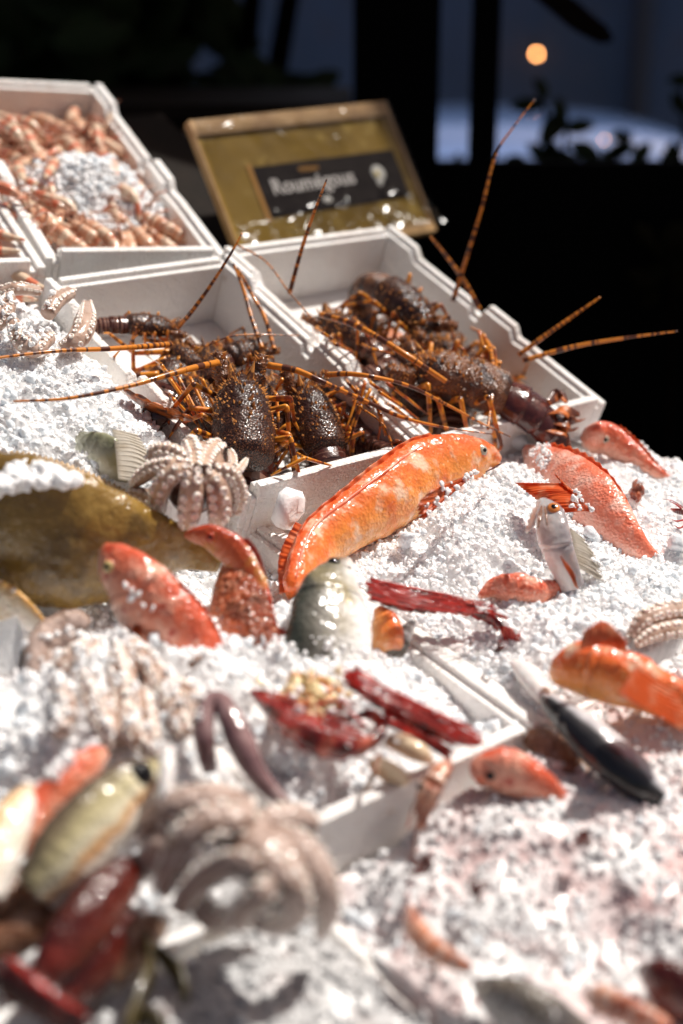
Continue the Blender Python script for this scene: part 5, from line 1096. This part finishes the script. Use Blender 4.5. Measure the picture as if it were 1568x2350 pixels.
# parked car, side on
YC = 5.3; zr = BP(1200, 306, YC)[2]; xa = BP(1150, 0, YC)[0]
t = T('parked_car', 'pale blue car parked behind the black screen', 'car', (xa, YC+.8, 0))
prof = [(-2.1, .28), (-2.15, .62), (-1.95, .86), (-1.35, .93), (-.75, zr-.05), (-.2, zr), (.35, zr-.005), (.75, zr-.055), (1.25, .93), (1.9, .82), (2.08, .55), (2.0, .28)]
pp = spl([(a, 0, b) for a, b in prof], 60)
ysec = [(-.80, .90, .0), (-.74, .97, .0), (-.5, 1, .012), (0, 1, .02), (.5, 1, .012), (.74, .97, 0), (.80, .90, 0)]
V = np.array([[xa+p[0]*k, YC+.8+yy, (p[2]-.28)*k+.28+e] for (yy, k, e) in ysec for p in pp]); m_ = len(pp)
F = [(j*m_+i, j*m_+(i+1) % m_, (j+1)*m_+(i+1) % m_, (j+1)*m_+i) for j in range(len(ysec)-1) for i in range(m_)]+[tuple(range(m_)), tuple(range(len(ysec)*m_-1, (len(ysec)-1)*m_-1, -1))]
t.part('body', V, F, M_CAR)
for sx in (-1, 1):
    V = np.array([[xa+a, YC+.03+d, z] for d in (0, .03) for a, z in ((-.1+sx*.62-.0, .95), (-.1+sx*.62, .95), (-.1+sx*.1, zr-.09), (-.1+sx*.1, .95))])
    V = np.array([[xa+a, YC+.0+d, z] for d in (-.012, .03) for a, z in ((sx*.05, .93), (sx*.9, .93), (sx*.62, zr-.10), (sx*.05, zr-.085))])
    t.part('window', V, box((0, 0, 0), (1, 1, 1))[1], M_GLASS, smooth=False)
    for yy in (.12, 1.48):
        c = A([xa+sx*1.3, YC+yy-.02, .31]); th = np.linspace(0, 2*np.pi, 24)
        V, F = ellips(c, (.31, .11, .31), None, 24, 12); w_ = t.part('wheel', V, F, M_TYRE)
        V, F = ellips(c+A([0, -.06 if yy < 1 else .06, 0]), (.19, .07, .19), None, 20, 10); t.part('rim', V, F, M_METAL, parent=w_)
q = BP(1385, 325, YC+.1); V, F = ellips(q, (.011, .02, .009), None, 12, 8); t.part('lamp', V, F, M_GLEAM)  # added glowing spot that gives the orange gleam on the car
# lit lamp on the street wall
q = BP(1232, 124, 8.8)
t = T('wall_lamp', 'small lit orange lamp on the street wall', 'lamp', q-A([0, 0, .06]))
V, F = ellips(q, (.013, .013, .012), None, 14, 10); t.part('bulb', V, F, M_LAMP)
V, F, uv = tube(np.array([[q[0], q[1]+.02, q[2]+.03, .008], [q[0], q[1]+.1, q[2]+.06, .008], [q[0], q[1]+.21, q[2]+.05, .008]]), 8, 8, world=True, up=A([1, 0, 0])); t.part('bracket', V, F, M_METAL, uv)
# plants
def leaf(c, d, nn, L, w):
    d = nrm(d); s = nrm(np.cross(d, nn)); nn = np.cross(s, d); V = []; F = []
    n = 9
    for i in range(n):
        q = i/(n-1); ww = w*math.sin(math.pi*min(1, q*.97+.02))**.8; z = -.18*L*q*q
        for sx, up in ((-1, .12), (0, 0), (1, .12)): V.append(c+d*L*q+s*sx*ww+nn*(z+up*ww))
    for i in range(n-1):
        for j in range(2): F.append((i*3+j, i*3+j+1, (i+1)*3+j+1, (i+1)*3+j))
    return np.array(V), F
def plant(name, label, cat, base, stems, leaves, lm=M_LEAF):
    t = T(name, label, cat, base)
    for s in stems: V, F, uv = tube(np.array(s), 14, 8, world=True, up=A([0, 1, .1])); t.part('stem', V, F, M_STEM, uv)
    V, F, _ = join([leaf(*l) for l in leaves]); t.part('leaves', V, F, lm, solid=.0012)
rp = random.Random(3); YP = 3.35
lv = []
for (x, y, dx, dy, L) in [(1285, 255, -.15, -1, 60), (1245, 205, -.2, -.9, 50), (1210, 240, -1, -.15, 70), (1265, 300, -.7, .9, 90), (1330, 290, 1, -.25, 70), (1430, 310, .9, -.1, 60), (1230, 340, -.8, -.9, 60), (1270, 350, .5, .9, 70), (1420, 345, -1, .3, 70),
                          (1470, 355, .6, -.7, 70), (1345, 345, .9, .3, 80), (1545, 350, .2, -1, 70), (1560, 240, .6, .8, 60), (1565, 180, -1, -.2, 60), (1190, 365, -.8, -.3, 50), (1300, 365, 1, .1, 90), (1395, 365, -.3, -.9, 50), (1050, 366, .3, -.8, 30), (1540, 362, -1, -.5, 60)]:
    c = BP(x, y, YP); s = YP/FPX*1.06
    lv.append((c-RT*dx*L*s*.5+UPV*dy*L*s*.5, RT*dx-UPV*dy+FW*rp.uniform(-.3, .3), A([rp.uniform(-.5, .5), -.8, .5]), L*s, L*s*.26))
st = []
for (a, b) in [((1260, 420), (1225, 180)), ((1255, 420), (1300, 250)), ((1330, 420), (1450, 300)), ((1540, 420), (1560, 180))]:
    p, q = BP(*a, YP), BP(*b, YP); st.append([[*p, .007], [*(p*.5+q*.5+RT*.02), .006], [*q, .003]])
plant('leafy_plant', 'dark leafy plant growing behind the black screen on the right', 'plant', BP(1300, 420, YP)*A([1, 1, 0]), st+[[[*(BP(1300, 420, YP)*A([1, 1, 0])), .01], [*BP(1290, 500, YP), .01], [*BP(1258, 415, YP), .008]]], lv)
q = BP(1190, -60, 2.9); e_ = BP(1405, 92, 2.9)
t = T('pendant_leaf', 'big dark blade hanging down into the picture at the top', 'leaf', e_)
V, F, uv = loft(spl(np.array([[*q], [*BP(1280, 5, 2.9)], [*BP(1350, 58, 2.9)], [*e_]]), 20), .004, .004, np.interp(np.linspace(0, 1, 20), [0, .6, .92, 1], [.02, .03, .022, .004]), A([.1, -.8, .6]), 12); t.part('blade', V, F, M_STEM, uv)
p0 = BP(1100, -330, 2.9); V, F, uv = tube(np.array([[*q, .01], [*(q*.5+p0*.5), .011], [*p0, .012]]), 8, 8, world=True); t.part('stem', V, F, M_STEM, uv)
# palms on the left
YL = 3.6
def trunk(a, b, r): p, q = BP(*a, YL), BP(*b, YL); return [[*p, r], [*(p*.5+q*.5), r*.95], [*q, r*.8]]
lv = []
for i in range(140):
    x = rp.uniform(-150, 420); y = rp.uniform(-260, 250)
    if x > 350 and y > 20: continue
    c = BP(x, y, YL+rp.uniform(-.25, .4)); L = rp.uniform(.12, .30)
    lv.append((c, A([rp.uniform(-1, 1), rp.uniform(-.3, .3), rp.uniform(-.9, .6)]), A([rp.uniform(-.5, .5), -.8, .5]), L, L*.3))
for i in range(8):
    x = rp.uniform(420, 500); c = BP(x, rp.uniform(-60, 20)-(x-420)*.25, YL+rp.uniform(-.1, .3)); L = rp.uniform(.1, .2)
    lv.append((c, A([rp.uniform(-1, .6), 0, rp.uniform(-.6, .2)]), A([0, -.8, .5]), L, L*.28))
plant('palm_tree', 'dark bushy palm filling the shaded top left corner', 'palm', BP(200, 240, YL)*A([1, 1, 0]), [trunk((318, 420), (312, -200), .028), trunk((150, 420), (120, -200), .04), trunk((375, 420), (440, -200), .012)], lv)
lv = []
for i in range(46):
    c = BP(rp.gauss(590, 55), rp.uniform(205, 250), YL+rp.uniform(-.15, .2)); L = rp.uniform(.05, .12); lv.append((c, A([rp.uniform(-1, 1), 0, rp.uniform(.1, .8)]), A([0, -.8, .5]), L, L*.3))
plant('palm_tree', 'dark two stemmed plant against the grey wall left of the post', 'palm', BP(590, 240, YL)*A([1, 1, 0]), [trunk((535, 420), (600, -200), .024), trunk((590, 420), (700, -200), .026)], lv)
# dim shrubs low behind the rack at the right
lv = []
for i in range(26):
    c = BP(rp.uniform(1490, 1600), rp.uniform(540, 680), 2.92); L = rp.uniform(.04, .08); lv.append((c, A([rp.uniform(-1, 1), 0, rp.uniform(-.6, .8)]), A([0, -.8, .5]), L, L*.28))
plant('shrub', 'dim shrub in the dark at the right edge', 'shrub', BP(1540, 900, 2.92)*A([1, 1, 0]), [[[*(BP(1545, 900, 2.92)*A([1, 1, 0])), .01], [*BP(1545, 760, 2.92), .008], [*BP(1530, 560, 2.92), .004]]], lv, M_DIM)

# ------------------------------------------------------------------ light, sky, camera
SUN_EL, SUN_AZ = math.radians(60), math.radians(58)      # azimuth clockwise from straight ahead
w = bpy.data.worlds.new('World'); SC.world = w; w.use_nodes = True
nt = w.node_tree; bg = nt.nodes['Background']; sky = nt.nodes.new('ShaderNodeTexSky'); sky.sky_type = 'NISHITA'; sky.sun_disc = False
sky.sun_elevation = SUN_EL; sky.sun_rotation = SUN_AZ; sky.air_density = .6; sky.dust_density = 5; sky.ozone_density = .6
mx = nt.nodes.new('ShaderNodeMix'); mx.data_type = 'RGBA'; mx.blend_type = 'MULTIPLY'; mx.inputs[0].default_value = 1; mx.inputs[7].default_value = (1, .90, .82, 1)
nt.links.new(sky.outputs[0], mx.inputs[6]); nt.links.new(mx.outputs[2], bg.inputs[0]); bg.inputs[1].default_value = .078
sl = bpy.data.lights.new('sun', 'SUN'); sl.energy = 5.0; sl.angle = math.radians(.53); sl.color = (1, .955, .89)
so = link(bpy.data.objects.new('sun', sl))
sd = Vector((math.cos(SUN_EL)*math.sin(SUN_AZ), math.cos(SUN_EL)*math.cos(SUN_AZ), math.sin(SUN_EL)))
so.rotation_euler = sd.to_track_quat('Z', 'Y').to_euler(); so.location = (3, 2, 6)
cd = bpy.data.cameras.new('camera'); co = link(bpy.data.objects.new('camera', cd)); SC.camera = co
co.location = CAM; co.rotation_euler = (math.pi/2-PITCH, 0, 0)
cd.sensor_fit = 'VERTICAL'; cd.sensor_height = 36; cd.sensor_width = 24; cd.lens = 36*FPX/2350
cd.clip_start = .05; cd.clip_end = 400
cd.dof.use_dof = True; cd.dof.focus_distance = 1.50; cd.dof.aperture_fstop = 1.9
SC.view_settings.view_transform = 'Standard'; SC.view_settings.look = 'None'; SC.view_settings.exposure = .14; SC.view_settings.gamma = 1
SC.render.engine = 'CYCLES'; cy = SC.cycles
cy.max_bounces = 18; cy.diffuse_bounces = 14; cy.glossy_bounces = 3; cy.transmission_bounces = 10; cy.transparent_max_bounces = 8
cy.sample_clamp_indirect = 6; cy.use_denoising = True; cy.caustics_reflective = False; cy.caustics_refractive = False
SC.render.film_transparent = False
